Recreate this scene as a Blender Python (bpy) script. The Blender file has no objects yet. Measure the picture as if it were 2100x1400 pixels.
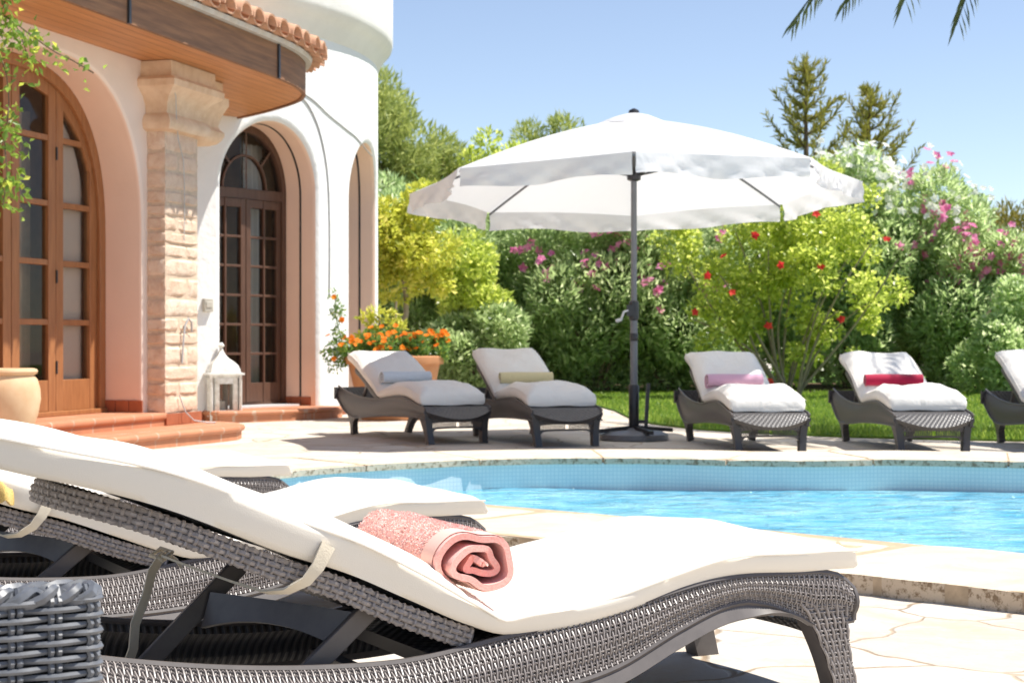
import bpy, bmesh, math, random
import numpy as np
from mathutils import Vector, Matrix

R = math.radians
PI = math.pi
scene = bpy.context.scene
COL = scene.collection
rng = np.random.default_rng(7)
random.seed(7)

# ------------------------------------------------------------------ helpers
class MB:
    def __init__(self):
        self.v = []; self.f = []; self.uv = []; self.m = []
    def add(self, verts, faces, uvs=None, mi=0):
        b = len(self.v)
        self.v.extend([tuple(map(float, p)) for p in verts])
        if uvs is None: uvs = [(0.0, 0.0)] * len(verts)
        self.uv.extend([tuple(map(float, q)) for q in uvs])
        for fc in faces:
            self.f.append(tuple(b + i for i in fc)); self.m.append(mi)
        return b
    def box(self, c, s, rot=None, mi=0):
        x, y, z = s[0] / 2, s[1] / 2, s[2] / 2
        P = [Vector(p) for p in ((-x,-y,-z),(x,-y,-z),(x,y,-z),(-x,y,-z),(-x,-y,z),(x,-y,z),(x,y,z),(-x,y,z))]
        if rot is not None: P = [rot @ p for p in P]
        P = [p + Vector(c) for p in P]
        self.add(P, [(0,3,2,1),(4,5,6,7),(0,1,5,4),(1,2,6,5),(2,3,7,6),(3,0,4,7)], mi=mi)
    def bar(self, p0, p1, w, h, up=(0,0,1), mi=0):
        p0 = Vector(p0); p1 = Vector(p1); d = (p1 - p0); L = d.length; d.normalize()
        s = d.cross(Vector(up))
        if s.length < 1e-5: s = d.cross(Vector((1,0,0)))
        s.normalize(); u = s.cross(d)
        rot = Matrix((d, s, u)).transposed()
        self.box((p0 + p1) / 2, (L, w, h), rot, mi)
    def tube(self, pts, r, n=8, cap=True, mi=0):
        P = [Vector(p) for p in pts]
        if not hasattr(r, '__len__'): r = [r] * len(P)
        T = []
        for i in range(len(P)):
            a = P[max(i-1,0)]; b = P[min(i+1,len(P)-1)]
            t = (b - a)
            T.append(t.normalized() if t.length > 1e-9 else Vector((0,0,1)))
        ref = Vector((0,0,1)) if abs(T[0].z) < .9 else Vector((1,0,0))
        s = T[0].cross(ref).normalized()
        V = []; F = []
        for i, p in enumerate(P):
            s = (s - T[i] * s.dot(T[i]))
            s = s.normalized() if s.length > 1e-6 else T[i].orthogonal().normalized()
            u = T[i].cross(s)
            for k in range(n):
                a = 2*PI*k/n
                V.append(p + (s*math.cos(a) + u*math.sin(a)) * r[i])
        for i in range(len(P)-1):
            for k in range(n):
                k2 = (k+1) % n
                F.append((i*n+k, i*n+k2, (i+1)*n+k2, (i+1)*n+k))
        if cap:
            F.append(tuple(range(n-1,-1,-1))); F.append(tuple((len(P)-1)*n + k for k in range(n)))
        self.add(V, F, mi=mi)
    def lathe(self, prof, c, n=32, mi=0, wob=0):
        V = []; F = []
        for (r, z) in prof:
            for k in range(n):
                a = 2*PI*k/n
                rr = r * (1 + wob*math.sin(3*a+z*5))
                V.append((c[0]+rr*math.cos(a), c[1]+rr*math.sin(a), c[2]+z))
        for i in range(len(prof)-1):
            for k in range(n):
                k2 = (k+1) % n
                F.append((i*n+k, i*n+k2, (i+1)*n+k2, (i+1)*n+k))
        F.append(tuple(range(n-1,-1,-1))); F.append(tuple((len(prof)-1)*n + k for k in range(n)))
        self.add(V, F, mi=mi)
    def prism(self, poly, z0, z1, mi=0, bevel=0):
        # poly counter-clockwise list of (x, y); optional rounded upper nosing
        n = len(poly)
        rings = [(0, z0)]
        if bevel:
            rings = [(0, z0)] + [(bevel*math.cos(-PI/2+PI*k/6), z1-bevel+bevel*math.sin(-PI/2+PI*k/6)) for k in range(7)]
        else:
            rings.append((0, z1))
        nor = []
        for i in range(n):
            a = Vector((*poly[i-1],0)); b = Vector((*poly[i],0)); c = Vector((*poly[(i+1)%n],0))
            d = ((b-a).normalized() + (c-b).normalized())
            d = d.normalized() if d.length > 1e-6 else Vector((1,0,0))
            nor.append((d.y, -d.x))
        V = []; F = []
        for (o, z) in rings:
            for i, p in enumerate(poly):
                V.append((p[0]+nor[i][0]*o, p[1]+nor[i][1]*o, z))
        for j in range(len(rings)-1):
            for i in range(n):
                i2 = (i+1) % n
                F.append((j*n+i, j*n+i2, (j+1)*n+i2, (j+1)*n+i))
        F.append(tuple(range(n-1,-1,-1))); F.append(tuple((len(rings)-1)*n+i for i in range(n)))
        self.add(V, F, mi=mi)
    def grid(self, fn, nu, nv, uvscale=(1,1), mi=0, flip=False):
        V = []; U = []; F = []
        for i in range(nu+1):
            for j in range(nv+1):
                u = i/nu; w = j/nv
                V.append(fn(u, w)); U.append((u*uvscale[0], w*uvscale[1]))
        for i in range(nu):
            for j in range(nv):
                q = (i*(nv+1)+j, (i+1)*(nv+1)+j, (i+1)*(nv+1)+j+1, i*(nv+1)+j+1)
                F.append(q[::-1] if flip else q)
        self.add(V, F, U, mi)
    def shell(self, fn, nu, nv, t, uvscale=(1,1), mi=0, off0=0.0, flip=False):
        """solid patch: surface fn(u,v) with thickness t behind its normal"""
        P = [[Vector(fn(i/nu, j/nv)) for j in range(nv+1)] for i in range(nu+1)]
        N = [[None]*(nv+1) for _ in range(nu+1)]
        for i in range(nu+1):
            for j in range(nv+1):
                du = P[min(i+1,nu)][j]-P[max(i-1,0)][j]; dv = P[i][min(j+1,nv)]-P[i][max(j-1,0)]
                n = du.cross(dv)
                n = n.normalized() if n.length > 1e-12 else Vector((0,0,1))
                N[i][j] = -n if flip else n
        V = []; U = []
        for o in (off0, off0 - t):
            for i in range(nu+1):
                for j in range(nv+1):
                    V.append(P[i][j] + N[i][j]*o); U.append((i/nu*uvscale[0], j/nv*uvscale[1]))
        w = nv+1; b = (nu+1)*w; F = []
        for i in range(nu):
            for j in range(nv):
                q = (i*w+j,(i+1)*w+j,(i+1)*w+j+1,i*w+j+1)
                q2 = tuple(x+b for x in q)[::-1]
                F.append(q[::-1] if flip else q); F.append(q2[::-1] if flip else q2)
        def side(a, c):
            q = (a, a+b, c+b, c)
            F.append(q[::-1] if flip else q)
        for i in range(nu):
            side(i*w, (i+1)*w); side((i+1)*w+nv, i*w+nv)
        for j in range(nv):
            side(j+1, j); side(nu*w+j, nu*w+j+1)
        self.add(V, F, U, mi)
    def build(self, name, mat, parent=None, smooth=True, angle=40, bevel=0):
        me = bpy.data.meshes.new(name)
        org = world_org(parent) if parent is not None and not parent.get('_local') else Vector((0,0,0))
        vv = np.array(self.v, dtype=np.float64) - np.array(org)
        me.from_pydata(vv.tolist(), [], self.f)
        mats = mat if isinstance(mat, (list, tuple)) else [mat]
        for m_ in mats: me.materials.append(m_)
        if len(mats) > 1: me.polygons.foreach_set('material_index', self.m)
        uvl = me.uv_layers.new(name='UVMap')
        li = np.empty(len(me.loops), dtype=np.int32); me.loops.foreach_get('vertex_index', li)
        uva = np.array(self.uv, dtype=np.float32)[li]
        uvl.data.foreach_set('uv', uva.ravel())
        me.validate()
        bm = bmesh.new(); bm.from_mesh(me)
        bmesh.ops.recalc_face_normals(bm, faces=bm.faces)
        bm.to_mesh(me); bm.free()
        if smooth:
            me.polygons.foreach_set('use_smooth', [True]*len(me.polygons))
            me.set_sharp_from_angle(angle=R(angle))
        me.update()
        o = bpy.data.objects.new(name, me); COL.objects.link(o)
        if parent is not None: o.parent = parent
        if bevel:
            md = o.modifiers.new('bevel', 'BEVEL'); md.width = bevel; md.segments = 2; md.limit_method = 'ANGLE'; md.angle_limit = R(40)
        return o

def world_org(o):
    p = Vector((0,0,0))
    while o is not None:
        p += o.location; o = o.parent
    return p

def raw_mesh(name, V, F4, mat, parent=None, smooth=False, uv=None):
    """fast mesh from numpy arrays of quads"""
    me = bpy.data.meshes.new(name)
    org = np.array(world_org(parent)) if parent is not None and not parent.get('_local') else np.zeros(3)
    V = np.asarray(V, dtype=np.float32) - org.astype(np.float32)
    n = len(V); k = len(F4)
    me.vertices.add(n); me.vertices.foreach_set('co', V.ravel())
    me.loops.add(k*4); me.loops.foreach_set('vertex_index', np.asarray(F4, dtype=np.int32).ravel())
    me.polygons.add(k); me.polygons.foreach_set('loop_start', np.arange(0, k*4, 4, dtype=np.int32))
    me.polygons.foreach_set('use_smooth', np.full(k, smooth))
    me.materials.append(mat)
    me.update(calc_edges=True); me.validate()
    o = bpy.data.objects.new(name, me); COL.objects.link(o)
    if parent is not None: o.parent = parent
    return o

def tag(o, label=None, cat=None, group=None, kind=None):
    if label: o['label'] = label
    if cat: o['category'] = cat
    if group: o['group'] = group
    if kind: o['kind'] = kind
    return o
def empty(name, loc=(0,0,0), rz=0, local=False):
    o = bpy.data.objects.new(name, None); COL.objects.link(o)
    o.location = loc; o.rotation_euler = (0,0,rz); o.empty_display_size = .1
    if local: o['_local'] = 1
    return o
def copy_tree(o, parent=None):
    c = o.copy(); COL.objects.link(c)
    if parent is not None: c.parent = parent
    for ch in list(o.children): copy_tree(ch, c)
    return c
def interp(xs, ys):
    xs = np.array(xs, float); ys = np.array(ys, float)
    # monotone-ish cubic via finite-difference tangents
    m = np.zeros(len(xs)); h = np.diff(xs); d = np.diff(ys)/h
    m[0] = d[0]; m[-1] = d[-1]
    for i in range(1, len(xs)-1):
        m[i] = 0 if d[i-1]*d[i] < 0 else (d[i-1]*h[i]+d[i]*h[i-1])/(h[i]+h[i-1])
    def f(x):
        x = min(max(x, xs[0]), xs[-1]); i = min(int(np.searchsorted(xs, x, side='right'))-1, len(xs)-2); i = max(i, 0)
        t = (x-xs[i])/h[i]; a = h[i]
        return float((2*t**3-3*t*t+1)*ys[i]+(t**3-2*t*t+t)*a*m[i]+(-2*t**3+3*t*t)*ys[i+1]+(t**3-t*t)*a*m[i+1])
    return f

# ------------------------------------------------------------------ materials
def mat(name):
    m = bpy.data.materials.new(name); m.use_nodes = True
    nt = m.node_tree; b = nt.nodes['Principled BSDF']
    return m, nt, b
def N(nt, t, **kw):
    n = nt.nodes.new(t)
    for k, v in kw.items():
        if k.startswith('i_'): n.inputs[k[2:].replace('_', ' ')].default_value = v
        else: setattr(n, k, v)
    return n
def L(nt, a, b): nt.links.new(a, b)
def c4(c): return (c[0], c[1], c[2], 1)
def mixc(nt, fac, a, b):
    n = nt.nodes.new('ShaderNodeMix'); n.data_type = 'RGBA'
    for sock, val in ((n.inputs[0], fac), (n.inputs[6], a), (n.inputs[7], b)):
        if isinstance(val, bpy.types.NodeSocket): L(nt, val, sock)
        elif isinstance(val, (int, float)): sock.default_value = val
        else: sock.default_value = c4(val)
    return n.outputs[2]
def ramp(nt, inp, p0, p1, c0=(0,0,0), c1=(1,1,1)):
    n = nt.nodes.new('ShaderNodeValToRGB'); e = n.color_ramp.elements
    e[0].position = p0; e[1].position = p1; e[0].color = c4(c0); e[1].color = c4(c1)
    L(nt, inp, n.inputs[0]); return n.outputs[0]
def noise(nt, scale, detail=4, rough=.6, coord='Object', vec=None, dist=0):
    n = nt.nodes.new('ShaderNodeTexNoise'); n.inputs['Scale'].default_value = scale; n.inputs['Detail'].default_value = detail
    n.inputs['Roughness'].default_value = rough; n.inputs['Distortion'].default_value = dist
    if vec is None:
        tc = nt.nodes.new('ShaderNodeTexCoord'); vec = tc.outputs[coord]
    L(nt, vec, n.inputs['Vector']); return n
def bump(nt, b, h, strength=.3, dist=.01):
    n = nt.nodes.new('ShaderNodeBump'); n.inputs['Strength'].default_value = strength; n.inputs['Distance'].default_value = dist
    L(nt, h, n.inputs['Height']); L(nt, n.outputs[0], b.inputs['Normal']); return n
def simple(name, col, rough=.6, spec=.5, var=.12, vscale=6, bstr=0, bscale=60, bdist=.004, metallic=0, col2=None):
    m, nt, b = mat(name)
    b.inputs['Roughness'].default_value = rough; b.inputs['Specular IOR Level'].default_value = spec; b.inputs['Metallic'].default_value = metallic
    n = noise(nt, vscale)
    c2 = col2 if col2 else tuple(x*(1-var*2) for x in col)
    L(nt, mixc(nt, ramp(nt, n.outputs[0], .35, .7), col, c2), b.inputs['Base Color'])
    if bstr:
        n2 = noise(nt, bscale, 3); bump(nt, b, n2.outputs[0], bstr, bdist)
    return m

M = {}
M['plaster'] = simple('white_plaster', (.83,.83,.82), .85, .2, .035, 1.1, .6, 11, .016)
M['peach'] = simple('peach_bounce_plaster', (.90,.66,.52), .85, .2, .04, 1.2, .3, 12, .01)  # peach paint, with warm bounce off the terracotta put into the colour
M['pinkwall'] = simple('cream_bounce_plaster', (.88,.74,.63), .85, .2, .04, 1.2, .3, 12, .01)  # facade tone also carries the warm terracotta bounce in its colour
M['stone_block'] = None
M['stone'] = simple('sandstone', (.78,.59,.42), .85, .25, .1, 9, .6, 26, .014, col2=(.66,.46,.30))
M['cornice'] = simple('white_cornice', (.80,.785,.75), .8, .2, .05, 2, .3, 20, .01)
M['dark_metal'] = simple('dark_metal', (.03,.03,.034), .4, .5, .1, 20)
M['grey_metal'] = simple('grey_pole', (.16,.165,.18), .42, .5, .05, 20)
M['crank'] = simple('pale_plastic', (.6,.6,.6), .4, .5, .05)
M['cable'] = simple('grey_cable', (.52,.52,.52), .6, .3, .1)
M['socket'] = simple('socket_plastic', (.55,.52,.45), .5, .4, .1)
M['interior'] = simple('interior_wall', (.74,.55,.40), .9, .1, .1)
M['bark'] = simple('bark', (.20,.15,.10), .9, .2, .2, 8, .6, 30, .01)
M['palebark'] = simple('pale_bark', (.34,.29,.20), .9, .2, .15, 8, .6, 30, .01)
M['soil'] = simple('soil', (.16,.11,.07), .95, .1, .2, 5, .6, 20, .02)
M['pot'] = simple('terracotta_jar', (.62,.40,.23), .8, .25, .1, 4, .2, 40, .004, col2=(.70,.53,.34))
M['planter'] = simple('terracotta_planter', (.56,.27,.13), .8, .25, .1, 5, .2, 40, .004)
M['pane_backing'] = simple('pale_curtain', (.72,.62,.54), .9, .1, .05, 3)
M['lantern'] = simple('white_distressed_paint', (.86,.87,.84), .6, .3, .1, 22, .2, 40, .003, col2=(.62,.60,.54))
M['wick'] = simple('candle_wax', (.8,.76,.66), .5, .4, .05)

def stone_mat():
    m, nt, b = mat('rubble_stone'); g = N(nt, 'ShaderNodeNewGeometry')
    n = noise(nt, 11, 6, .75, dist=.6); n2 = noise(nt, 45, 4, .7)
    c = mixc(nt, g.outputs['Random Per Island'], (.74,.55,.41), (.82,.66,.52))
    c = mixc(nt, ramp(nt, n.outputs[0], .45, .72), c, (.62,.41,.28))
    L(nt, mixc(nt, ramp(nt, n2.outputs[0], .55, .75), c, (.78,.66,.50)), b.inputs['Base Color'])
    b.inputs['Roughness'].default_value = .9; b.inputs['Specular IOR Level'].default_value = .15
    h = N(nt, 'ShaderNodeMath', operation='ADD'); L(nt, n.outputs[0], h.inputs[0]); L(nt, n2.outputs[0], h.inputs[1]); bump(nt, b, h.outputs[0], .6, .016)
    return m
M['stone_block'] = stone_mat()
# wood
def wood(name, c1, c2, scale=3, stretch=(1,1,14), rough=.45, dist=.6):
    m, nt, b = mat(name)
    tc = N(nt, 'ShaderNodeTexCoord'); mp = N(nt, 'ShaderNodeMapping'); mp.inputs['Scale'].default_value = stretch
    L(nt, tc.outputs['Object'], mp.inputs[0])
    n = noise(nt, scale, 6, .65, vec=mp.outputs[0], dist=dist)
    L(nt, mixc(nt, ramp(nt, n.outputs[0], .3, .7), c1, c2), b.inputs['Base Color'])
    b.inputs['Roughness'].default_value = rough; b.inputs['Specular IOR Level'].default_value = .35
    bump(nt, b, n.outputs[0], .15, .004)
    return m
M['door'] = wood('door_wood', (.40,.175,.068), (.27,.11,.042), 5, (6,6,.7))
M['doordark'] = wood('dark_door_wood', (.135,.070,.045), (.085,.042,.027), 5, (6,6,.7))
M['fascia'] = wood('weathered_fascia', (.34,.17,.085), (.155,.080,.048), 3, (.5,.5,9), .7, .05)
# soffit boards run along the eave: rotate the coordinates into the facade's direction
def soffit_mat():
    m, nt, b = mat('soffit_boards')
    tc = N(nt, 'ShaderNodeTexCoord'); mp = N(nt, 'ShaderNodeMapping'); mp.inputs['Rotation'].default_value = (0,0,-math.atan2(.961,.275))
    L(nt, tc.outputs['Object'], mp.inputs[0])
    mp2 = N(nt, 'ShaderNodeMapping'); mp2.inputs['Scale'].default_value = (.5,7,1); L(nt, mp.outputs[0], mp2.inputs[0])
    n = noise(nt, 3, 6, .6, vec=mp2.outputs[0], dist=.5)
    sx = N(nt, 'ShaderNodeSeparateXYZ'); L(nt, mp.outputs[0], sx.inputs[0])
    mm = N(nt, 'ShaderNodeMath', operation='MULTIPLY'); mm.inputs[1].default_value = 9; L(nt, sx.outputs[1], mm.inputs[0])
    fr = N(nt, 'ShaderNodeMath', operation='FRACT'); L(nt, mm.outputs[0], fr.inputs[0])
    g = ramp(nt, fr.outputs[0], .02, .07)
    c = mixc(nt, ramp(nt, n.outputs[0], .3, .7), (.64,.29,.11), (.46,.19,.065))
    L(nt, mixc(nt, g, (.12,.045,.015), c), b.inputs['Base Color'])
    b.inputs['Roughness'].default_value = .5
    bump(nt, b, g, .4, .006)
    return m
M['soffit'] = soffit_mat()

def brick_mat(name, ca, cb, cm, scale, bw, rh, ms=.02, rough=.7, coord='Object', map_rot=None, bs=.5):
    m, nt, b = mat(name)
    tc = N(nt, 'ShaderNodeTexCoord'); vec = tc.outputs[coord]
    if map_rot is not None:
        mp = N(nt, 'ShaderNodeMapping'); mp.inputs['Rotation'].default_value = map_rot; L(nt, vec, mp.inputs[0]); vec = mp.outputs[0]
    br = N(nt, 'ShaderNodeTexBrick'); br.inputs['Scale'].default_value = scale
    br.inputs['Color1'].default_value = c4(ca); br.inputs['Color2'].default_value = c4(cb); br.inputs['Mortar'].default_value = c4(cm)
    br.inputs['Brick Width'].default_value = bw; br.inputs['Row Height'].default_value = rh; br.inputs['Mortar Size'].default_value = ms
    br.inputs['Mortar Smooth'].default_value = .3
    L(nt, vec, br.inputs['Vector'])
    n = noise(nt, 7, 5)
    L(nt, mixc(nt, ramp(nt, n.outputs[0], .3, .8), br.outputs['Color'], tuple(x*.72 for x in ca)), b.inputs['Base Color'])
    b.inputs['Roughness'].default_value = rough
    iv = N(nt, 'ShaderNodeMath', operation='SUBTRACT'); iv.inputs[0].default_value = 1; L(nt, br.outputs['Fac'], iv.inputs[1])
    ad = N(nt, 'ShaderNodeMath', operation='ADD'); L(nt, iv.outputs[0], ad.inputs[0])
    ml = N(nt, 'ShaderNodeMath', operation='MULTIPLY'); ml.inputs[1].default_value = .6; L(nt, n.outputs[0], ml.inputs[0]); L(nt, ml.outputs[0], ad.inputs[1])
    bump(nt, b, ad.outputs[0], bs, .01)
    return m
ANG = math.atan2(.961,.275)
M['terra_tile'] = brick_mat('terracotta_tiles', (.58,.25,.13), (.50,.20,.10), (.55,.40,.30), 1, .3, .3, .012, .65, 'Object', (0,0,-ANG), .3)
M['skirting'] = simple('terracotta_skirting', (.42,.13,.06), .55, .4, .12, 5)
M['rooftile'] = simple('clay_roof_tile', (.66,.40,.26), .85, .2, .12, 7, .4, 30, .006, col2=(.52,.28,.17))
M['mortar'] = simple('roof_mortar', (.66,.62,.56), .9, .1, .08, 10, .4, 40, .006)

# flagstones
def flag_mat(name, tone=1.0, warm=0, scale=1.35):
    m, nt, b = mat(name)
    tc = N(nt, 'ShaderNodeTexCoord')
    n0 = noise(nt, 1.3, 3, vec=tc.outputs['Object'])
    sb = N(nt, 'ShaderNodeVectorMath', operation='SUBTRACT'); sb.inputs[1].default_value = (.5,.5,.5); L(nt, n0.outputs['Color'], sb.inputs[0])
    sc = N(nt, 'ShaderNodeVectorMath', operation='SCALE'); sc.inputs['Scale'].default_value = .45; L(nt, sb.outputs[0], sc.inputs[0])
    n1 = noise(nt, 9, 3, vec=tc.outputs['Object'])
    sb1 = N(nt, 'ShaderNodeVectorMath', operation='SUBTRACT'); sb1.inputs[1].default_value = (.5,.5,.5); L(nt, n1.outputs['Color'], sb1.inputs[0])
    sc1 = N(nt, 'ShaderNodeVectorMath', operation='SCALE'); sc1.inputs['Scale'].default_value = .035; L(nt, sb1.outputs[0], sc1.inputs[0])
    ad = N(nt, 'ShaderNodeVectorMath', operation='ADD'); L(nt, tc.outputs['Object'], ad.inputs[0]); L(nt, sc.outputs[0], ad.inputs[1])
    ad1 = N(nt, 'ShaderNodeVectorMath', operation='ADD'); L(nt, ad.outputs[0], ad1.inputs[0]); L(nt, sc1.outputs[0], ad1.inputs[1])
    fl = N(nt, 'ShaderNodeVectorMath', operation='MULTIPLY'); fl.inputs[1].default_value = (1,1,0); L(nt, ad1.outputs[0], fl.inputs[0])
    ve = N(nt, 'ShaderNodeTexVoronoi', feature='DISTANCE_TO_EDGE'); ve.inputs['Scale'].default_value = scale; L(nt, fl.outputs[0], ve.inputs['Vector'])
    vc = N(nt, 'ShaderNodeTexVoronoi', feature='F1'); vc.inputs['Scale'].default_value = scale; L(nt, fl.outputs[0], vc.inputs['Vector'])
    joint = ramp(nt, ve.outputs['Distance'], .005, .015)
    sx = N(nt, 'ShaderNodeSeparateColor'); L(nt, vc.outputs['Color'], sx.inputs[0])
    k = tone
    base = mixc(nt, sx.outputs[0], (.80*k,.74*k,.655*k), (.72*k,.64*k,.54*k))
    n2 = noise(nt, 2.6, 6, .7, dist=1.0)
    base = mixc(nt, ramp(nt, n2.outputs[0], .46, .72), base, (.70*k,.55*k,.39*k))
    n3 = noise(nt, 11, 6, .75)
    base = mixc(nt, ramp(nt, n3.outputs[0], .50, .78), base, (.80*k,.74*k,.66*k))
    n5 = noise(nt, 60, 3, .7)
    base = mixc(nt, ramp(nt, n5.outputs[0], .60, .72), base, (.60*k,.50*k,.40*k))
    n4 = noise(nt, 4, 4)
    jc = mixc(nt, ramp(nt, n4.outputs[0], .4, .6), (.60*k,.47*k,.34*k), (.38*k,.28*k,.19*k))
    L(nt, mixc(nt, joint, jc, base), b.inputs['Base Color'])
    b.inputs['Roughness'].default_value = .8; b.inputs['Specular IOR Level'].default_value = .25
    h = N(nt, 'ShaderNodeMath', operation='MULTIPLY_ADD'); h.inputs[1].default_value = .3; L(nt, n3.outputs[0], h.inputs[0]); L(nt, joint, h.inputs[2])
    bump(nt, b, h.outputs[0], .5, .008)
    return m
M['flag'] = flag_mat('terrace_flagstones', .76, 0, 1.7)
def coping_mat():
    m, nt, b = mat('coping_stone')
    n = noise(nt, 3, 6, .7, dist=.8)
    c = mixc(nt, ramp(nt, n.outputs[0], .4, .75), (.67,.59,.47), (.58,.45,.31))
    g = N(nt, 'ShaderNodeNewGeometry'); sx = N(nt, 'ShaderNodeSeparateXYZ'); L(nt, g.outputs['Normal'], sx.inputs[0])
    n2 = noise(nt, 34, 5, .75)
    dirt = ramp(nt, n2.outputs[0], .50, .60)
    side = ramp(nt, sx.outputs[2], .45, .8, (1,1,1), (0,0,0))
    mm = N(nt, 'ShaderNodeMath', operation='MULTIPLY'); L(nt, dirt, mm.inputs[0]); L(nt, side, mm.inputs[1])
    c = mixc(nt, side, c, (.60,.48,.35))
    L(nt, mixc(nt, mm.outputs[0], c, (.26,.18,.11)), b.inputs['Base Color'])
    b.inputs['Roughness'].default_value = .85; b.inputs['Specular IOR Level'].default_value = .2
    bump(nt, b, n2.outputs[0], .5, .006)
    return m
M['coping'] = coping_mat()
def lawn_mat():
    m, nt, b = mat('lawn_turf')
    n = noise(nt, .9, 5, .7); n2 = noise(nt, 40, 3, .7)
    c = mixc(nt, ramp(nt, n.outputs[0], .35, .7), (.16,.27,.045), (.11,.20,.035))
    L(nt, mixc(nt, ramp(nt, n2.outputs[0], .4, .65), c, (.07,.14,.025)), b.inputs['Base Color'])
    b.inputs['Roughness'].default_value = .9; b.inputs['Specular IOR Level'].default_value = .1
    bump(nt, b, n2.outputs[0], .6, .03)
    return m
M['lawn'] = lawn_mat()
def tiles_mat():
    m, nt, b = mat('pool_mosaic')
    tc = N(nt, 'ShaderNodeTexCoord')
    br = N(nt, 'ShaderNodeTexBrick'); br.offset = 0; br.inputs['Scale'].default_value = 1
    br.inputs['Color1'].default_value = (.74,.76,.74,1); br.inputs['Color2'].default_value = (.70,.73,.72,1); br.inputs['Mortar'].default_value = (.60,.66,.67,1)
    br.inputs['Brick Width'].default_value = .025; br.inputs['Row Height'].default_value = .025; br.inputs['Mortar Size'].default_value = .003
    L(nt, tc.outputs['UV'], br.inputs['Vector'])
    L(nt, br.outputs[0], b.inputs['Base Color']); b.inputs['Roughness'].default_value = .25
    return m
M['mosaic'] = tiles_mat()
def water_mat():
    m, nt, b = mat('pool_water')
    tc = N(nt, 'ShaderNodeTexCoord')
    mp = N(nt, 'ShaderNodeMapping'); mp.inputs['Scale'].default_value = (.8,1.5,1); L(nt, tc.outputs['Object'], mp.inputs[0])
    n = noise(nt, 5.5, 4, .55, vec=mp.outputs[0], dist=.8)
    n2 = noise(nt, .7, 3, .6, vec=mp.outputs[0])
    vo = N(nt, 'ShaderNodeTexVoronoi', feature='SMOOTH_F1'); vo.inputs['Scale'].default_value = 5; 
    nd = noise(nt, 3, 2, .5, vec=mp.outputs[0])
    ad = N(nt, 'ShaderNodeVectorMath', operation='MULTIPLY_ADD'); ad.inputs[1].default_value = (.5,.5,.5); L(nt, nd.outputs['Color'], ad.inputs[0]); L(nt, mp.outputs[0], ad.inputs[2])
    L(nt, ad.outputs[0], vo.inputs['Vector'])
    c = mixc(nt, ramp(nt, n2.outputs[0], .35, .65), (.055,.36,.58), (.20,.56,.70))
    c = mixc(nt, ramp(nt, vo.outputs['Distance'], .25, .75), c, (.36,.68,.78))  # paler cell edges: caustic light put into the water colour
    L(nt, c, b.inputs['Base Color'])
    b.inputs['Roughness'].default_value = .06; b.inputs['IOR'].default_value = 1.33
    h = N(nt, 'ShaderNodeMath', operation='ADD'); L(nt, n.outputs[0], h.inputs[0]); L(nt, vo.outputs['Distance'], h.inputs[1])
    n6 = noise(nt, 17, 3, .6, vec=mp.outputs[0], dist=.5); h2 = N(nt, 'ShaderNodeMath', operation='MULTIPLY_ADD'); h2.inputs[1].default_value = .45; L(nt, n6.outputs[0], h2.inputs[0]); L(nt, h.outputs[0], h2.inputs[2])
    bump(nt, b, h2.outputs[0], 1.0, .08)
    return m
M['water'] = water_mat()
def wicker_mat(name, uvweave=False, col=(.315,.280,.262), rough=.42):
    m, nt, b = mat(name)
    n = noise(nt, 60, 2)
    c = mixc(nt, ramp(nt, n.outputs[0], .35, .65), col, tuple(x*.75 for x in col))
    b.inputs['Roughness'].default_value = rough; b.inputs['Specular IOR Level'].default_value = .6
    if uvweave:
        tc = N(nt, 'ShaderNodeTexCoord'); sx = N(nt, 'ShaderNodeSeparateXYZ'); L(nt, tc.outputs['UV'], sx.inputs[0])
        def sn(sock, k, ph=0):
            a = N(nt, 'ShaderNodeMath', operation='MULTIPLY'); a.inputs[1].default_value = k; L(nt, sock, a.inputs[0])
            s = N(nt, 'ShaderNodeMath', operation='SINE'); L(nt, a.outputs[0], s.inputs[0]); return s.outputs[0]
        p = N(nt, 'ShaderNodeMath', operation='MULTIPLY'); L(nt, sn(sx.outputs[0], 2*PI/.030), p.inputs[0]); L(nt, sn(sx.outputs[1], 2*PI/.034), p.inputs[1])
        ab = N(nt, 'ShaderNodeMath', operation='ABSOLUTE'); L(nt, p.outputs[0], ab.inputs[0])
        c = mixc(nt, ramp(nt, ab.outputs[0], .0, .18), tuple(x*.45 for x in col), c)
        bump(nt, b, p.outputs[0], .4, .005)
    L(nt, c, b.inputs['Base Color'])
    return m
M['wicker'] = wicker_mat('wicker_strands')
M['wicker_far'] = wicker_mat('woven_wicker', True, (.085,.078,.078))
M['wicker_arm'] = wicker_mat('blue_grey_wicker', False, (.13,.137,.152), .38)
M['frame'] = simple('brown_frame', (.115,.100,.094), .42, .5, .1, 30)
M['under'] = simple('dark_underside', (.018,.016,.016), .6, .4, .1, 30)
def ribbed(name):
    m, nt, b = mat(name); b.inputs['Base Color'].default_value = (.05,.046,.044,1); b.inputs['Roughness'].default_value = .5
    tc = N(nt, 'ShaderNodeTexCoord'); sx = N(nt, 'ShaderNodeSeparateXYZ'); L(nt, tc.outputs['Object'], sx.inputs[0])
    a = N(nt, 'ShaderNodeMath', operation='MULTIPLY'); a.inputs[1].default_value = 2*PI/.018; L(nt, sx.outputs[0], a.inputs[0])
    s = N(nt, 'ShaderNodeMath', operation='SINE'); L(nt, a.outputs[0], s.inputs[0])
    L(nt, ramp(nt, s.outputs[0], 0, .5, (.03,.028,.027), (.085,.078,.074)), b.inputs['Base Color'])
    bump(nt, b, s.outputs[0], .8, .006)
    return m
M['ribbed'] = ribbed('ribbed_wicker_inside')
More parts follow.
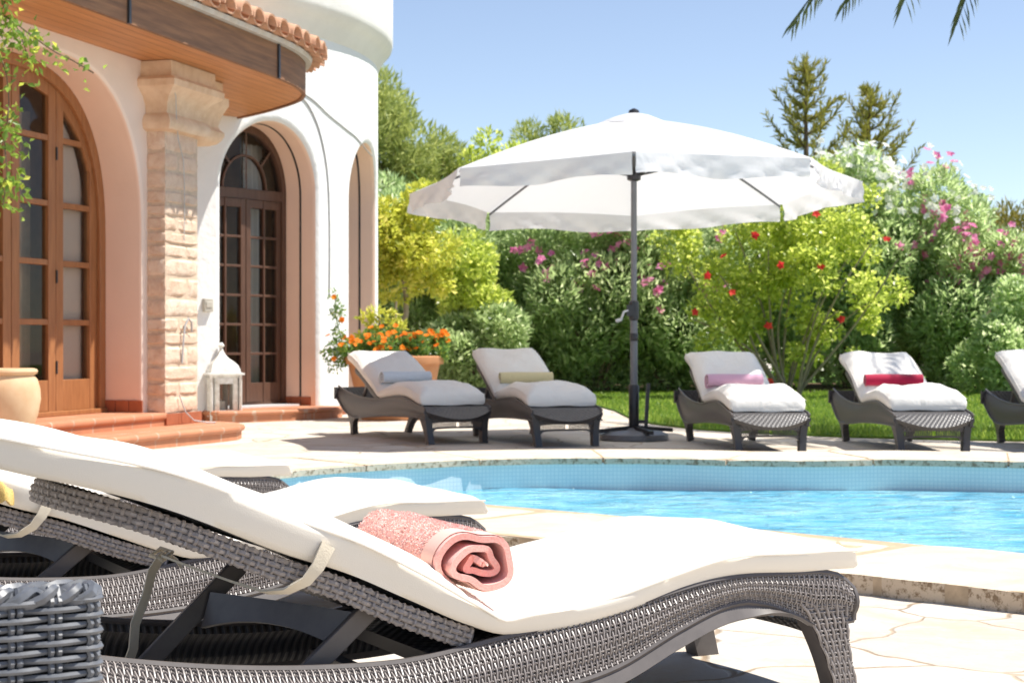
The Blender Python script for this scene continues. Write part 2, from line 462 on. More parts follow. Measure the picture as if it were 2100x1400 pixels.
def fabric(name, col, scale=420, bs=.25, wr=.5, var=.03):
    m, nt, b = mat(name); b.inputs['Roughness'].default_value = .95; b.inputs['Specular IOR Level'].default_value = .1
    b.inputs['Sheen Weight'].default_value = .15
    n = noise(nt, 3, 4); n2 = noise(nt, scale, 2); n3 = noise(nt, 7, 3, .5, dist=.6)
    L(nt, mixc(nt, ramp(nt, n.outputs[0], .35, .7), col, tuple(x*(1-var) for x in col)), b.inputs['Base Color'])
    h = N(nt, 'ShaderNodeMath', operation='MULTIPLY_ADD'); h.inputs[1].default_value = wr*10; L(nt, n3.outputs[0], h.inputs[0]); L(nt, n2.outputs[0], h.inputs[2])
    bump(nt, b, h.outputs[0], bs, .002)
    return m
M['cushion'] = fabric('cream_canvas', (.84,.785,.69))
M['cushion_far'] = fabric('cream_cotton', (.80,.77,.72), 200, .5, 1.5)
M['strap'] = fabric('beige_webbing', (.74,.66,.52), 300, .4)
def towel_mat(name, col, dark, border=None):
    m, nt, b = mat(name); b.inputs['Roughness'].default_value = 1; b.inputs['Specular IOR Level'].default_value = .05
    b.inputs['Sheen Weight'].default_value = .4
    n = noise(nt, 260, 3, .7)
    c = mixc(nt, ramp(nt, n.outputs[0], .36, .62), dark, col)
    if border:
        tc = N(nt, 'ShaderNodeTexCoord'); sx = N(nt, 'ShaderNodeSeparateXYZ'); L(nt, tc.outputs['UV'], sx.inputs[0])
        st = ramp(nt, sx.outputs[1], .90, .905)
        c = mixc(nt, st, c, border)
    L(nt, c, b.inputs['Base Color'])
    bump(nt, b, n.outputs[0], .45, .004)
    return m
M['coral'] = towel_mat('coral_terry', (.95,.52,.45), (.92,.40,.34))
M['coral_loop'] = simple('coral_terry_loops', (.98,.68,.61), 1, .05, .08, 40)
M['coral_band'] = fabric('coral_border', (.90,.55,.46), 500, .3, .2)
TOW = {'blue':(.66,.71,.77), 'yellow':(.76,.66,.38), 'pink':(.76,.44,.56), 'crimson':(.45,.016,.06), 'orange':(.62,.20,.06), 'gold':(.72,.50,.16)}
for k, c in TOW.items(): M['t_'+k] = towel_mat(k+'_terry', c, tuple(x*.7 for x in c))

def canopy_mat():
    m = bpy.data.materials.new('canopy_fabric'); m.use_nodes = True; nt = m.node_tree; nt.nodes.clear()
    out = N(nt, 'ShaderNodeOutputMaterial'); d = N(nt, 'ShaderNodeBsdfDiffuse'); t = N(nt, 'ShaderNodeBsdfTranslucent'); mx = N(nt, 'ShaderNodeMixShader')
    d.inputs[0].default_value = (.84,.84,.85,1); t.inputs[0].default_value = (.88,.87,.87,1); mx.inputs[0].default_value = .37
    n = noise(nt, 3.2, 4, .5, dist=1.2)
    bp = N(nt, 'ShaderNodeBump'); bp.inputs['Strength'].default_value = .35; bp.inputs['Distance'].default_value = .04; L(nt, n.outputs[0], bp.inputs['Height'])
    L(nt, bp.outputs[0], d.inputs['Normal'])
    L(nt, d.outputs[0], mx.inputs[1]); L(nt, t.outputs[0], mx.inputs[2]); L(nt, mx.outputs[0], out.inputs[0])
    return m
M['canopy'] = canopy_mat()
def leaf_mat(name, c1, c2, c3=None, trans=.45, gloss=.35):
    m = bpy.data.materials.new(name); m.use_nodes = True; nt = m.node_tree; b = nt.nodes['Principled BSDF']; out = nt.nodes['Material Output']
    g = N(nt, 'ShaderNodeNewGeometry')
    cr = N(nt, 'ShaderNodeValToRGB'); e = cr.color_ramp.elements
    e[0].color = c4(c1); e[1].color = c4(c2); e[0].position = .1; e[1].position = .8
    if c3: x = e.new(.95); x.color = c4(c3)
    L(nt, g.outputs['Random Per Island'], cr.inputs[0])
    L(nt, cr.outputs[0], b.inputs['Base Color']); b.inputs['Roughness'].default_value = gloss; b.inputs['Specular IOR Level'].default_value = .4
    t = N(nt, 'ShaderNodeBsdfTranslucent'); hs = N(nt, 'ShaderNodeHueSaturation'); hs.inputs['Value'].default_value = 1.9; hs.inputs['Saturation'].default_value = 1.0; hs.inputs['Hue'].default_value = .485
    L(nt, cr.outputs[0], hs.inputs['Color']); L(nt, hs.outputs[0], t.inputs[0])
    mx = N(nt, 'ShaderNodeMixShader'); mx.inputs[0].default_value = trans
    L(nt, b.outputs[0], mx.inputs[1]); L(nt, t.outputs[0], mx.inputs[2]); L(nt, mx.outputs[0], out.inputs[0])
    return m
M['oleander'] = leaf_mat('oleander_leaves', (.20,.27,.12), (.34,.44,.20), (.56,.62,.38), .58, .28)
M['oleander_light'] = leaf_mat('light_oleander_leaves', (.24,.33,.14), (.38,.49,.23), (.60,.66,.42), .58, .28)
M['hibiscus'] = leaf_mat('hibiscus_leaves', (.26,.34,.07), (.48,.56,.11), (.70,.73,.25), .5, .28)
M['lemon'] = leaf_mat('lemon_leaves', (.32,.37,.06), (.52,.54,.09), (.70,.67,.2), .5, .3)
M['pine'] = leaf_mat('pine_needles', (.25,.31,.09), (.40,.46,.14), (.52,.55,.2), .3, .5)
M['conifer'] = leaf_mat('conifer_needles', (.20,.215,.04), (.35,.34,.06), (.47,.43,.10), .2, .5)
M['cypress'] = leaf_mat('cypress_needles', (.20,.21,.045), (.36,.32,.065), (.48,.40,.10), .2, .5)
M['palm'] = leaf_mat('palm_fronds', (.05,.075,.03), (.10,.13,.045), None, .25, .4)
M['agave'] = leaf_mat('agave_blades', (0.140,0.272,0.087), (0.272,0.430,0.140), None, .35, .4)
M['marigold_leaf'] = leaf_mat('marigold_leaves', (0.087,0.180,0.048), (0.166,0.298,0.061), (0.338,0.404,0.087))
M['vine'] = leaf_mat('vine_leaves', (0.114,0.219,0.041), (0.246,0.378,0.061), (0.457,0.510,0.087))
M['hedge'] = leaf_mat('hedge_leaves', (.20,.27,.12), (.32,.41,.18), None, .58, .3)
M['grass'] = leaf_mat('grass_blades', (.13,.23,.03), (.23,.34,.05), (.34,.42,.08), .4, .5)
def petal(name, c1, c2):
    return leaf_mat(name, c1, c2, None, .3, .7)
M['f_pink'] = petal('pink_petals', (.62,.13,.32), (.80,.34,.52))
M['f_white'] = petal('white_petals', (.75,.75,.70), (.85,.84,.80))
M['f_red'] = petal('red_petals', (.62,.03,.02), (.78,.08,.04))
M['f_orange'] = petal('orange_petals', (.75,.22,.01), (.85,.38,.02))
def glass_mat():
    m = bpy.data.materials.new('window_glass'); m.use_nodes = True; nt = m.node_tree; nt.nodes.clear()
    out = N(nt, 'ShaderNodeOutputMaterial'); t = N(nt, 'ShaderNodeBsdfTransparent'); g = N(nt, 'ShaderNodeBsdfGlossy'); g.inputs['Roughness'].default_value = .02
    t.inputs[0].default_value = (.85,.87,.86,1)
    lw = N(nt, 'ShaderNodeFresnel'); lw.inputs['IOR'].default_value = 1.28
    ad = N(nt, 'ShaderNodeMath', operation='ADD'); ad.inputs[1].default_value = .0; L(nt, lw.outputs[0], ad.inputs[0])
    mx = N(nt, 'ShaderNodeMixShader'); L(nt, ad.outputs[0], mx.inputs[0]); L(nt, t.outputs[0], mx.inputs[1]); L(nt, g.outputs[0], mx.inputs[2]); L(nt, mx.outputs[0], out.inputs[0])
    return m
M['glass'] = glass_mat()

# ------------------------------------------------------------------ weave geometry
def eval_surf(fn, us, vs):
    P = np.array([fn(u, v) for u, v in zip(us, vs)], float)
    e = 1e-3
    Pu = np.array([fn(min(u+e,1), v) for u, v in zip(us, vs)], float) - np.array([fn(max(u-e,0), v) for u, v in zip(us, vs)], float)
    Pv = np.array([fn(u, min(v+e,1)) for u, v in zip(us, vs)], float) - np.array([fn(u, max(v-e,0)) for u, v in zip(us, vs)], float)
    nn = np.cross(Pu, Pv); ln = np.linalg.norm(nn, axis=1, keepdims=True); ln[ln < 1e-12] = 1
    return P, nn/ln, Pu, Pv
def strand(mb, P, Nn, w, th):
    """flattened half-round ribbon following P with normals Nn"""
    n = len(P)
    T = np.zeros_like(P); T[1:-1] = P[2:]-P[:-2]; T[0] = P[1]-P[0]; T[-1] = P[-1]-P[-2]
    l = np.linalg.norm(T, axis=1, keepdims=True); l[l < 1e-12] = 1; T /= l
    S = np.cross(T, Nn); l = np.linalg.norm(S, axis=1, keepdims=True); l[l < 1e-12] = 1; S /= l
    V = np.empty((n*4, 3))
    V[0::4] = P - S*w/2 - Nn*th*.3; V[1::4] = P - S*w/4 + Nn*th; V[2::4] = P + S*w/4 + Nn*th; V[3::4] = P + S*w/2 - Nn*th*.3
    F = []
    for i in range(n-1):
        a = i*4; b = a+4
        for k in range(3): F.append((a+k, b+k, b+k+1, a+k+1))
    F.append((0,1,2,3)); F.append(tuple(n*4-4+k for k in (3,2,1,0)))
    mb.add(V, F)
def weave(mb, fn, nwarp, rows, ww, wth, sw, sth, amp, double=0.0, flip=False, sub=1, skip=None, paired=False):
    """warp strands run along v, weft strands along u and pass over / under them"""
    s = -1 if flip else 1
    rows = list(rows)
    for i in range(nwarp):
        u = (i+.5)/nwarp
        vs = [0.0]; off = [0.0]
        for j, r in enumerate(rows):
            vs.append(r); off.append(amp*(1 if (i+j) % 2 == 0 else -1))
            if j+1 < len(rows): vs.append((r+rows[j+1])/2); off.append(0.0)
        vs.append(1.0); off.append(0.0)
        us = [u]*len(vs)
        P, Nn, _, _ = eval_surf(fn, us, vs); Nn = Nn*s
        strand(mb, P + Nn*np.array(off)[:,None], Nn, ww, wth)
    for j, r in enumerate(rows):
        us = []; off = []
        for i in range(nwarp):
            us.append((i+.5)/nwarp); off.append(-amp*(1 if (i+j) % 2 == 0 else -1))
        for dd in ((-double/2, double/2) if double else (0,)):
            vs = [min(max(r+dd, 0), 1)]*len(us)
            P, Nn, _, _ = eval_surf(fn, us, vs); Nn = Nn*s
            strand(mb, P + Nn*np.array(off)[:,None], Nn, sw, sth)

def leaf_quads(P, D, Nn, ln, wd):
    """diamond leaves: P base, D direction, Nn normal"""
    S = np.cross(D, Nn); l = np.linalg.norm(S, axis=1, keepdims=True); l[l < 1e-9] = 1; S /= l
    n = len(P); V = np.empty((n*4, 3))
    ln = ln[:, None]; wd = wd[:, None]
    V[0::4] = P; V[1::4] = P + D*ln*.5 + S*wd*.5 + Nn*wd*.12; V[2::4] = P + D*ln - Nn*wd*.25; V[3::4] = P + D*ln*.5 - S*wd*.5 + Nn*wd*.12
    return V
def unit(a): 
    l = np.linalg.norm(a, axis=1, keepdims=True); l[l < 1e-9] = 1; return a/l
def quads(n): return np.arange(n*4).reshape(-1, 4)
# ------------------------------------------------------------------ sun loungers
W = .64
NEAR = dict(
    zt=interp([-.022,.015,.06,.13,.33,.575,.864,1.13,1.33,1.68,1.95],[.238,.268,.281,.284,.283,.243,.200,.169,.177,.225,.29]),
    zb=interp([-.05,.05,.09,.12,.17,.23,.33,.45,.62,.8,1.1,1.33,1.5,1.68,1.95],[.17,.165,.165,.182,.200,.208,.201,.164,.10,.07,.055,.06,.07,.115,.22]),
    flare=interp([-.1,.25,.75,1.1,2.1],[0,0,.045,.09,.10]),
    cz=interp([-.04,0,.13,.33,.48,.6,.7365,.866,.9525,1.076,1.234,1.314,1.614,1.794,1.9,2.02],[.284,.287,.287,.286,.256,.229,.209,.207,.232,.288,.360,.388,.507,.557,.585,.602]),
    c0=-.035, c1=2.0, cw=.318, ct=interp([-.1,.3,.87,1.1,1.5,1.85,2.1],[.040,.044,.038,.056,.066,.052,.045]), dome=.030,
    back=[(.93,.218),(1.076,.276),(1.234,.348),(1.314,.376),(1.614,.495),(1.794,.546)], bw=.285, weave=True, r0=1.66, head=(.60,.925,2.3))
FAR = dict(
    zt=interp([-.05,0,.1,.3,.5,.75,1.05,1.3,1.6,1.9,2.0],[.262,.285,.302,.338,.358,.346,.322,.325,.348,.40,.425]),
    zb=interp([-.05,.1,.3,.6,.9,1.2,1.45,1.7,1.9,2.0],[.20,.205,.205,.20,.188,.168,.155,.20,.30,.36]),
    flare=interp([-.1,.25,.75,1.1,2.1],[0,0,.01,.03,.03]),
    cz=interp([.06,.15,.3,.5,.75,.95,1.03,1.15,1.35,1.62,1.8],[.300,.315,.345,.364,.352,.334,.345,.405,.505,.615,.66]),
    c0=.07, c1=1.74, cw=.275, ct=interp([0,.3,1.0,2.0],[.075,.078,.06,.066]), dome=.045,
    back=[(1.0,.325),(1.15,.398),(1.35,.498),(1.62,.608)], bw=.27, W=.60, inset=.030, weave=False, r0=1.62, head=(.86,1.0,3.0))

def path_fn(pts):
    d = [0]
    for a, b in zip(pts, pts[1:]): d.append(d[-1] + math.dist(a, b))
    fx = interp(d, [p[0] for p in pts]); fz = interp(d, [p[1] for p in pts])
    return (lambda t: (fx(t*d[-1]), fz(t*d[-1]))), d[-1]

def cushion_mb(S, seed=0):
    mb = MB(); r = random.Random(seed); ns = 96; c0, c1 = S['c0'], S['c1']
    cz = S['cz']; ph = [r.uniform(0, 6) for _ in range(6)]
    sec = []   # cross-section: (y/-1..1, h 0..1)
    ny = 16
    for k in range(ny+1): sec.append((-1 + 2*k/ny, 'b'))
    for k in range(1, 5): sec.append((1, k/5))
    for k in range(ny+1): sec.append((1 - 2*k/ny, 't'))
    for k in range(1, 5): sec.append((-1, 1 - k/5))
    nc = len(sec); V = []; U = []; F = []
    for i in range(ns+1):
        q = i/ns
        x = c0 + (c1-c0)*q
        z = cz(x); tx, tz = 1.0, (cz(x+.01)-cz(x-.01))/.02
        l = math.hypot(tx, tz); nx, nz = -tz/l, 1/l
        e = min(x-c0, c1-x); k = min(e/.05, 1); round_ = math.sqrt(max(0, 1-(1-k)**2))
        wv = S['cw'] * (1 - .06*(1-min(e/.05, 1))**2) + .004*math.sin(9*x+ph[0])
        th = S['ct'](x) * (.35 + .65*round_)
        pinch = 1 - .25*math.exp(-((x-(.88 if S['weave'] else 1.0))/.05)**2)
        for (y, h) in sec:
            yy = y*wv; ae = 1-abs(y)
            if h == 'b': yy = y*(wv - (.014 if S['weave'] else .004)); o = .003*math.sin(12*x+5*y+ph[1])*(1 if 0 < ae else 0)
            elif h == 't':
                dm = min(min(ae/.30, 1), min(e/.16, 1)); dm = math.sin(dm*PI/2)
                o = th*pinch + S['dome']*dm*pinch + S.get('slump', .0035)*math.sin(13*x+4*y+ph[2])*dm - .006*math.exp(-((x-(.93 if S['weave'] else 1.04)+.03*math.sin(5*y+ph[5]))/.012)**2)*dm - .004*math.exp(-((x-(.80 if S['weave'] else .90)+.05*math.sin(3*y+ph[0]))/.014)**2)*dm + .003*math.sin(21*x-7*y+ph[3])*dm
            else:
                o = th*pinch*h; yy = y*(wv - (.014 if S['weave'] else .004)*(1-h) + (.003 if S['weave'] else .012)*math.sin(PI*h) + .002*math.sin(17*x+ph[4]))
            V.append((x+nx*o, yy, z+nz*o)); U.append((x, yy))
    for i in range(ns):
        for j in range(nc):
            j2 = (j+1) % nc
            F.append((i*nc+j, i*nc+j2, (i+1)*nc+j2, (i+1)*nc+j))
    F.append(tuple(range(nc))); F.append(tuple(ns*nc+k for k in range(nc-1,-1,-1)))
    mb.add(V, F, U); return mb
def piping_mb(S):
    mb = MB(); cz = S['cz']
    for y in (-1, 1):
        pts = []
        for i in range(90):
            x = S['c0']+.02 + (S['c1']-S['c0']-.04)*i/89
            tz = (cz(x+.01)-cz(x-.01))/.02; l = math.hypot(1, tz)
            pinch = 1 - .25*math.exp(-((x-(.88 if S['weave'] else 1.0))/.05)**2)
            o = S['ct'](x)*pinch
            pts.append((x - tz/l*o, y*(S['cw']+.001), cz(x) + o/l))
        mb.tube(pts, .0026, 5)
    return mb

def make_lounger(S, name, label, group):
    W = S.get('W', .64)
    wk = M['wicker']; wf = M['wicker_far']
    root = empty(name, local=True); tag(root, label, 'sun lounger', group)
    zt, zb, fl = S['zt'], S['zb'], S['flare']
    x0, x1 = -.022, 1.95
    for s in (1, -1):
        lip = .024 if S['weave'] else .0
        def rail(u, v, s=s):
            x = x0 + (x1-x0)*u; a = zt(x); b = zb(x) + lip*min(1, max(0, (x-.16)/.12))
            return (x, s*(W/2 - .02 + fl(x)*v + .012*math.sin(PI*min(v*1.3,1))), a + (b-a)*v)
        rmb = MB(); rmb.shell(rail, 70, 8, .022, (x1-x0, .14), off0=-.004, flip=(s < 0))
        ro = rmb.build('side_rail', M['ribbed'] if S['weave'] else wf, root)
        if S['weave']:
            wmb = MB(); weave(wmb, rail, 280, [.09,.27,.46,.65,.82,.95], .0054, .0024, .0042, .0024, .0030, double=.065, flip=(s < 0))
            wmb.build('wicker_weave', wk, ro)
        tmb = MB()
        for vv, rr in ((0, .008), (1, .007)):
            tmb.tube([rail(i/80, vv) for i in range(81)], rr, 6)
        if S['weave']:
            tmb.tube([rail(0, j/8) for j in range(9)], .008, 6)
            def lipf(u, v):
                x = x0+.18 + (x1-.24-x0)*u; p = rail((x-x0)/(x1-x0), 1); k = min(1, max(0, (x-.16)/.12))
                return (p[0], p[1] + s*(.002 + .016*v), p[2] - (.004 + (lip+.004)*v)*k)
            tmb.shell(lipf, 60, 2, .008, flip=(s < 0))
        tmb.build('rail_rim', M['frame'], ro)
    # legs
    def leg(front, s):
        if front:
            xo = interp([0,.1,.215],[-.035,-.012,-.004]); xi = interp([0,.08,.13,.17,.195,.215],[.028,.055,.078,.100,.115,.135]); zt_ = .215
        else:
            r0 = S['r0']; zt_ = .16
            xo = interp([0,.1,.16],[r0+.045,r0+.01,r0-.0]); xi = interp([0,.06,.1,.13,.16],[r0-.02,r0-.04,r0-.07,r0-.12,r0-.22])
        def f(u, v):
            z = zt_*(1-v); a, b = xo(z), xi(z)
            xx = a+(b-a)*u
            yo = W/2 - .018 - S.get('inset', 0)*v**.5 + fl(xx)*(1-.4*v)
            return (xx, s*(yo + .004), z)
        fs = (s < 0) if front else (s > 0)
        mb = MB(); mb.shell(f, 6, 10, .05, (.1,.2), off0=-.004, flip=fs)
        lo = mb.build('leg', M['frame'] if S['weave'] else wf, root)
        if S['weave']:
            w_ = MB(); weave(w_, f, 9 if front else 12, [.08,.2,.32,.44,.56,.68,.8,.92], .0075, .0026, .005, .0024, .003, double=.045, flip=fs)
            w_.build('wicker_weave', wk, lo)
    for front in (True, False):
        for s in (1, -1): leg(front, s)
    # foot end panel with a perforated strip
    def fp(u, v):
        y = (-.5+u)*(.57 if S['weave'] else .50); b = .172 - .02*(abs(2*u-1)**4)
        return (-.02 + .03*(2*u-1)**2, y, .262 + (b-.262)*v)
    mb = MB(); mb.shell(fp, 24, 4, .014, (.57,.1))
    for i in range(40):
        u = (i+.5)/40
        if i in (19,20): continue
        p = Vector(fp(u, 1)); mb.box((p.x+.008, p.y, p.z-.020), (.008, .006, .044))
    def fp2(u, v):
        p = fp(u, 1); k = abs(2*u-1)
        return (p[0], p[1], p[2]-.036 - (.014 + .10*max(0,(k-.72)/.28)**1.7)*v)
    mb.shell(fp2, 30, 2, .014, (.57,.04)); mb.build('end_panel', wf, root)
    # deck
    bulge = .10 if not S['weave'] else .03
    def deck(u, v):
        y = (v-.5)*(W-.035); t = 1-abs(2*v-1)**2.2
        x = 1.02*u - (.02+bulge*t)*(1-u)**5
        z = zt(max(x, -.03)) - .004
        if x < .03: z -= ((.03-x)/.15)**1.6*.07
        return (x, y, z)
    mb = MB(); mb.shell(deck, 44, 14, .030, (1.05, W)); mb.build('deck', wf, root)
    # rear panel
    def rp(u, v):
        y = (u-.5)*(W+.06); k = 1-(2*u-1)**2
        return (x1-.02+.035*k, y, zt(x1)-.012 + (zb(x1)-.02 - zt(x1))*v)
    mb = MB(); mb.shell(rp, 16, 3, .02, (W,.1), flip=True); mb.build('rear_panel', wf, root)
    if S['weave']:
        mb = MB(); mb.bar((1.05,-.28,.085),(1.05,.28,.085),.035,.03); mb.build('cross_bar', M['frame'], root)
        mb = MB(); mb.bar((1.5,-.28,.10),(1.5,.28,.10),.035,.03); mb.build('cross_bar', M['frame'], root)
    # backrest with a rounded head end
    bp, bl = path_fn(S['back']); bw = S['bw']; S1, SE, pw = S['head']
    def s_end(y): return S1 + (SE-S1)*max(0, 1-abs(y)**pw)**(1/pw)
    def back(u, v):
        y = 2*v-1; x, z = bp(min(u*s_end(y), 1)); return (x, y*bw*.995, z)
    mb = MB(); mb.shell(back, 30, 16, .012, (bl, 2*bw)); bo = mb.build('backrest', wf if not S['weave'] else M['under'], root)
    tk = .046
    per = [(S1*k/20, 1.0) for k in range(20)]
    for k in range(41):
        t = PI*k/40; c = math.cos(t); yy = math.copysign(abs(c)**(2/pw), c); per.append((s_end(yy) if 0 < k < 40 else S1, yy))
    per += [(S1*(19-k)/20, -1.0) for k in range(20)]
    pd = [0]
    for q0, q1 in zip(per, per[1:]): pd.append(pd[-1] + math.hypot((q1[0]-q0[0])*bl, (q1[1]-q0[1])*bw))
    def sk(u, v):
        s_ = u*pd[-1]; i = min(max(int(np.searchsorted(pd, s_))-1, 0), len(per)-2); t = (s_-pd[i])/max(pd[i+1]-pd[i], 1e-9)
        w_, y = per[i][0]+(per[i+1][0]-per[i][0])*t, per[i][1]+(per[i+1][1]-per[i][1])*t
        x, z = bp(min(w_, 1)); x2, z2 = bp(min(w_+.01, 1)); x3, z3 = bp(max(w_-.01, 0)); tx, tz = x2-x3, z2-z3; l = math.hypot(tx, tz)
        k = tk*v; bul = .007*math.sin(PI*v)
        ca = abs(y)**3
        return (x + tz/l*k + bul*(1-ca)*tx/l, y*bw + math.copysign(bul*ca, y), z - tx/l*k + .002)
    mb = MB(); mb.shell(sk, 110, 5, .018, (pd[-1], tk), off0=-.003); so = mb.build('backrest_edge', M['frame'] if S['weave'] else wf, root)
    if S['weave']:
        w_ = MB(); weave(w_, sk, 128, [.12,.37,.63,.88], .0085, .0026, .0108, .0030, .0032); w_.build('wicker_weave', wk, so)
    if S['weave']:   # ribs on the hollow underside
        mb = MB()
        for i in range(3, 52):
            u = i/60; x, z = bp(u); x2, z2 = bp(min(u+.01,1)); tx, tz = x2-x, z2-z; l = math.hypot(tx, tz) or 1
            hw_ = .26 if u < .58 else .26*math.sqrt(max(.02, 1-((u-.58)/.34)**2)); mb.tube([(x+tz/l*.014, -hw_, z-tx/l*.014), (x+tz/l*.014, hw_, z-tx/l*.014)], .0035, 4)
        for y in (-.17, 0, .17):
            mb.tube([(bp(u/10)[0]+.012, y, bp(u/10)[1]-.024) for u in range(0, 9)], .007, 5)
        mb.build('underside_ribs', M['frame'], root)
        mb = MB(); dz_ = (1-S.get('bk', 1)); mb.bar((1.12,.235,.285-.07*dz_),(1.305,.235,.125),.016,.042); mb.build('prop_bar', M['frame'], root, bevel=.003)
        mb = MB(); mb.bar((1.27,-.18,.315-.14*dz_),(1.50,-.18,.095),.016,.042); mb.build('prop_bar', M['frame'], root, bevel=.003)
        def pp(u, v):
            a = Vector((1.33,-.165,.262)); b = Vector((1.165,.225,.262))
            p = a.lerp(b, u); k = 1-(2*u-1)**2
            return (p.x+.02*v, p.y, p.z - .018*k*0 - (.075 - .03*k)*v)
        mb = MB(); mb.shell(pp, 14, 3, .012); mb.build('prop_panel', M['frame'], root)
        bk = S.get('bk', 1); zo = interp([p[0] for p in NEAR['back']], [p[1] for p in NEAR['back']])
        def lower(pts): return [(x, y, z - (1-bk)*max(0, zo(x)-.218)) for x, y, z in pts]
        def rib(pts, w, nrm=(0,1,0)):
            m_ = MB(); d = Vector(nrm).normalized()
            V = []; F = []
            for i, p in enumerate(pts):
                p = Vector(p); V += [p - d*w/2, p + d*w/2]
                if i: F.append((2*i-2, 2*i, 2*i+1, 2*i-1))
            m_.add(V, F); return m_
        def flat(pts, w, t=.0025, dirs=None):
            m_ = MB(); n = len(pts); V = []
            for i, p in enumerate(pts):
                p = Vector(p); a = Vector(pts[max(i-1,0)]); b = Vector(pts[min(i+1,n-1)]); T = (b-a).normalized()
                d = Vector(dirs[i]) if dirs else Vector((1,0,0)); w_i = w[i] if hasattr(w, '__len__') else w; d = (d - T*d.dot(T)).normalized(); q = T.cross(d)
                V += [p-d*w_i/2-q*t, p+d*w_i/2-q*t, p+d*w_i/2+q*t, p-d*w_i/2+q*t]
            F = [(0,1,2,3), tuple(4*n-4+k for k in (3,2,1,0))]
            for i in range(n-1):
                for k in range(4): F.append((4*i+k, 4*i+4+k, 4*i+4+(k+1)%4, 4*i+(k+1)%4))
            m_.add(V, F); return m_
        sm = flat(lower([(1.262,.322,.412),(1.285,.326,.372),(1.305,.318,.345),(1.335,.292,.325),(1.36,.24,.318),(1.375,.1,.320),(1.39,-.1,.324),(1.405,-.29,.330)]), [.030,.026,.022,.019,.016,.014,.013,.013], dirs=[(1,0,.4)]*8)
        sm.build('strap', M['strap'], root)
        sm = flat(lower([(1.405,-.292,.336),(1.432,-.285,.30),(1.448,-.275,.25),(1.474,-.27,.19),(1.480,-.262,.14),(1.500,-.26,.085)]), [.016,.020,.021,.021,.022,.022], dirs=[(1,0,.2),(1,.1,.1),(1,.3,0),(1,.15,0),(1,.3,0),(1,.1,0)])
        so = sm.build('strap_tail', M['strap'], root)
        km = MB(); km.tube(lower([(1.38,-.30,.335),(1.405,-.312,.345),(1.43,-.30,.333),(1.41,-.285,.322),(1.385,-.30,.336)]), .006, 6)
        km.tube(lower([(1.40,-.30,.34),(1.37,-.31,.318),(1.36,-.305,.30)]), .004, 5); km.build('strap_knot', M['strap'], root)
    else:
        for s in (1, -1):
            mb = MB(); mb.bar((1.4, s*.2, .50), (1.62, s*.2, .20), .02, .035); mb.build('prop_bar', M['frame'], root)
    co = cushion_mb(S, S.get('seed', 3)).build('cushion', M['cushion'] if S['weave'] else M['cushion_far'], root, angle=75)
    piping_mb(S).build('piping', M['cushion'] if S['weave'] else M['cushion_far'], co)
    return root

def place(o, p, foot_to_head, z=0):
    o.location = (p[0], p[1], z); o.rotation_euler = (0, 0, math.atan2(foot_to_head[1], foot_to_head[0]))
    return o
def flatter(k):
    V_ = dict(NEAR); V_['bk'] = k; V_['back'] = [(x, .218+(z-.218)*k) for x, z in NEAR['back']]
    o_ = NEAR['cz']; f_ = lambda x: o_(x) if x < .9 else o_(x) - (1-k)*max(0, o_(x)-.218)
    V_['cz'] = f_; return V_
AX = Vector((-.885, -.466, 0)); WD = Vector((-.466, .885, 0))
def near_origin(cx, cy): return (cx + WD.x*.32, cy + WD.y*.32)
gN = 'sun loungers on the near side of the pool'
L1 = make_lounger(NEAR, 'sun_lounger', 'dark wicker sun lounger with cream cushion carrying the rolled coral towel', gN)
place(L1, near_origin(.765, 3.85), AX)
L2 = make_lounger(flatter(.82), 'sun_lounger', 'dark wicker sun lounger with a yellow towel, just behind the one with the coral towel', gN)
place(L2, near_origin(-.094, 5.06), AX)
L3 = copy_tree(L2); L3['label'] = 'dark wicker lounger of which only the pale cushion tip shows against the pool edge'
place(L3, near_origin(-.865, 6.51), AX)
gF = 'sun loungers in a row across the pool'
# far loungers: front-left foot, rear-left foot on the ground
farspec = [((-.43, 13.35), (-.43, .90), 'far lounger with a pale grey blue rolled towel in front of the marigold planter'),
           ((.414, 12.98), (-.29, .957), 'far lounger with a yellow rolled towel, left of the white parasol pole'),
           ((1.835, 12.12), (-.093, .996), 'far lounger with a pink rolled towel, right of the white parasol pole'),
           ((2.975, 12.05), (-.03, 1.0), 'far lounger with a crimson rolled towel'),
           ((4.13, 11.85), (-.01, 1.0), 'far lounger with an orange towel at the edge of the frame')]
FARL = []
for i, (a, b, lab) in enumerate(farspec):
    V_ = dict(FAR); lift = (.97, 1.10, 1.0, .95, 1.05)[i]; slump = (.004, .009, .006, .012, .007)[i]
    V_['back'] = [(x, .325 + (z-.325)*lift) for x, z in FAR['back']]; V_['slump'] = slump; V_['seed'] = 3+i
    V_['cz'] = interp([.06,.15,.3,.5,.75,.95,1.03,1.15,1.35,1.62,1.8], [.300,.315,.345,.364,.352,.334,.345] + [.345+(z-.345)*lift for z in (.405,.505,.615,.66)])
    V_['c0'] = .07 + (.0, .03, -.01, .05, .02)[i]; V_['c1'] = 1.74 + (.02, -.02, .0, .03, .0)[i]
    o = make_lounger(V_, 'sun_lounger', lab, gF)
    place(o, a, Vector(b).normalized())
    FARL.append(o)
cen = [ (o.location.copy(), o.rotation_euler.z) for o in FARL]

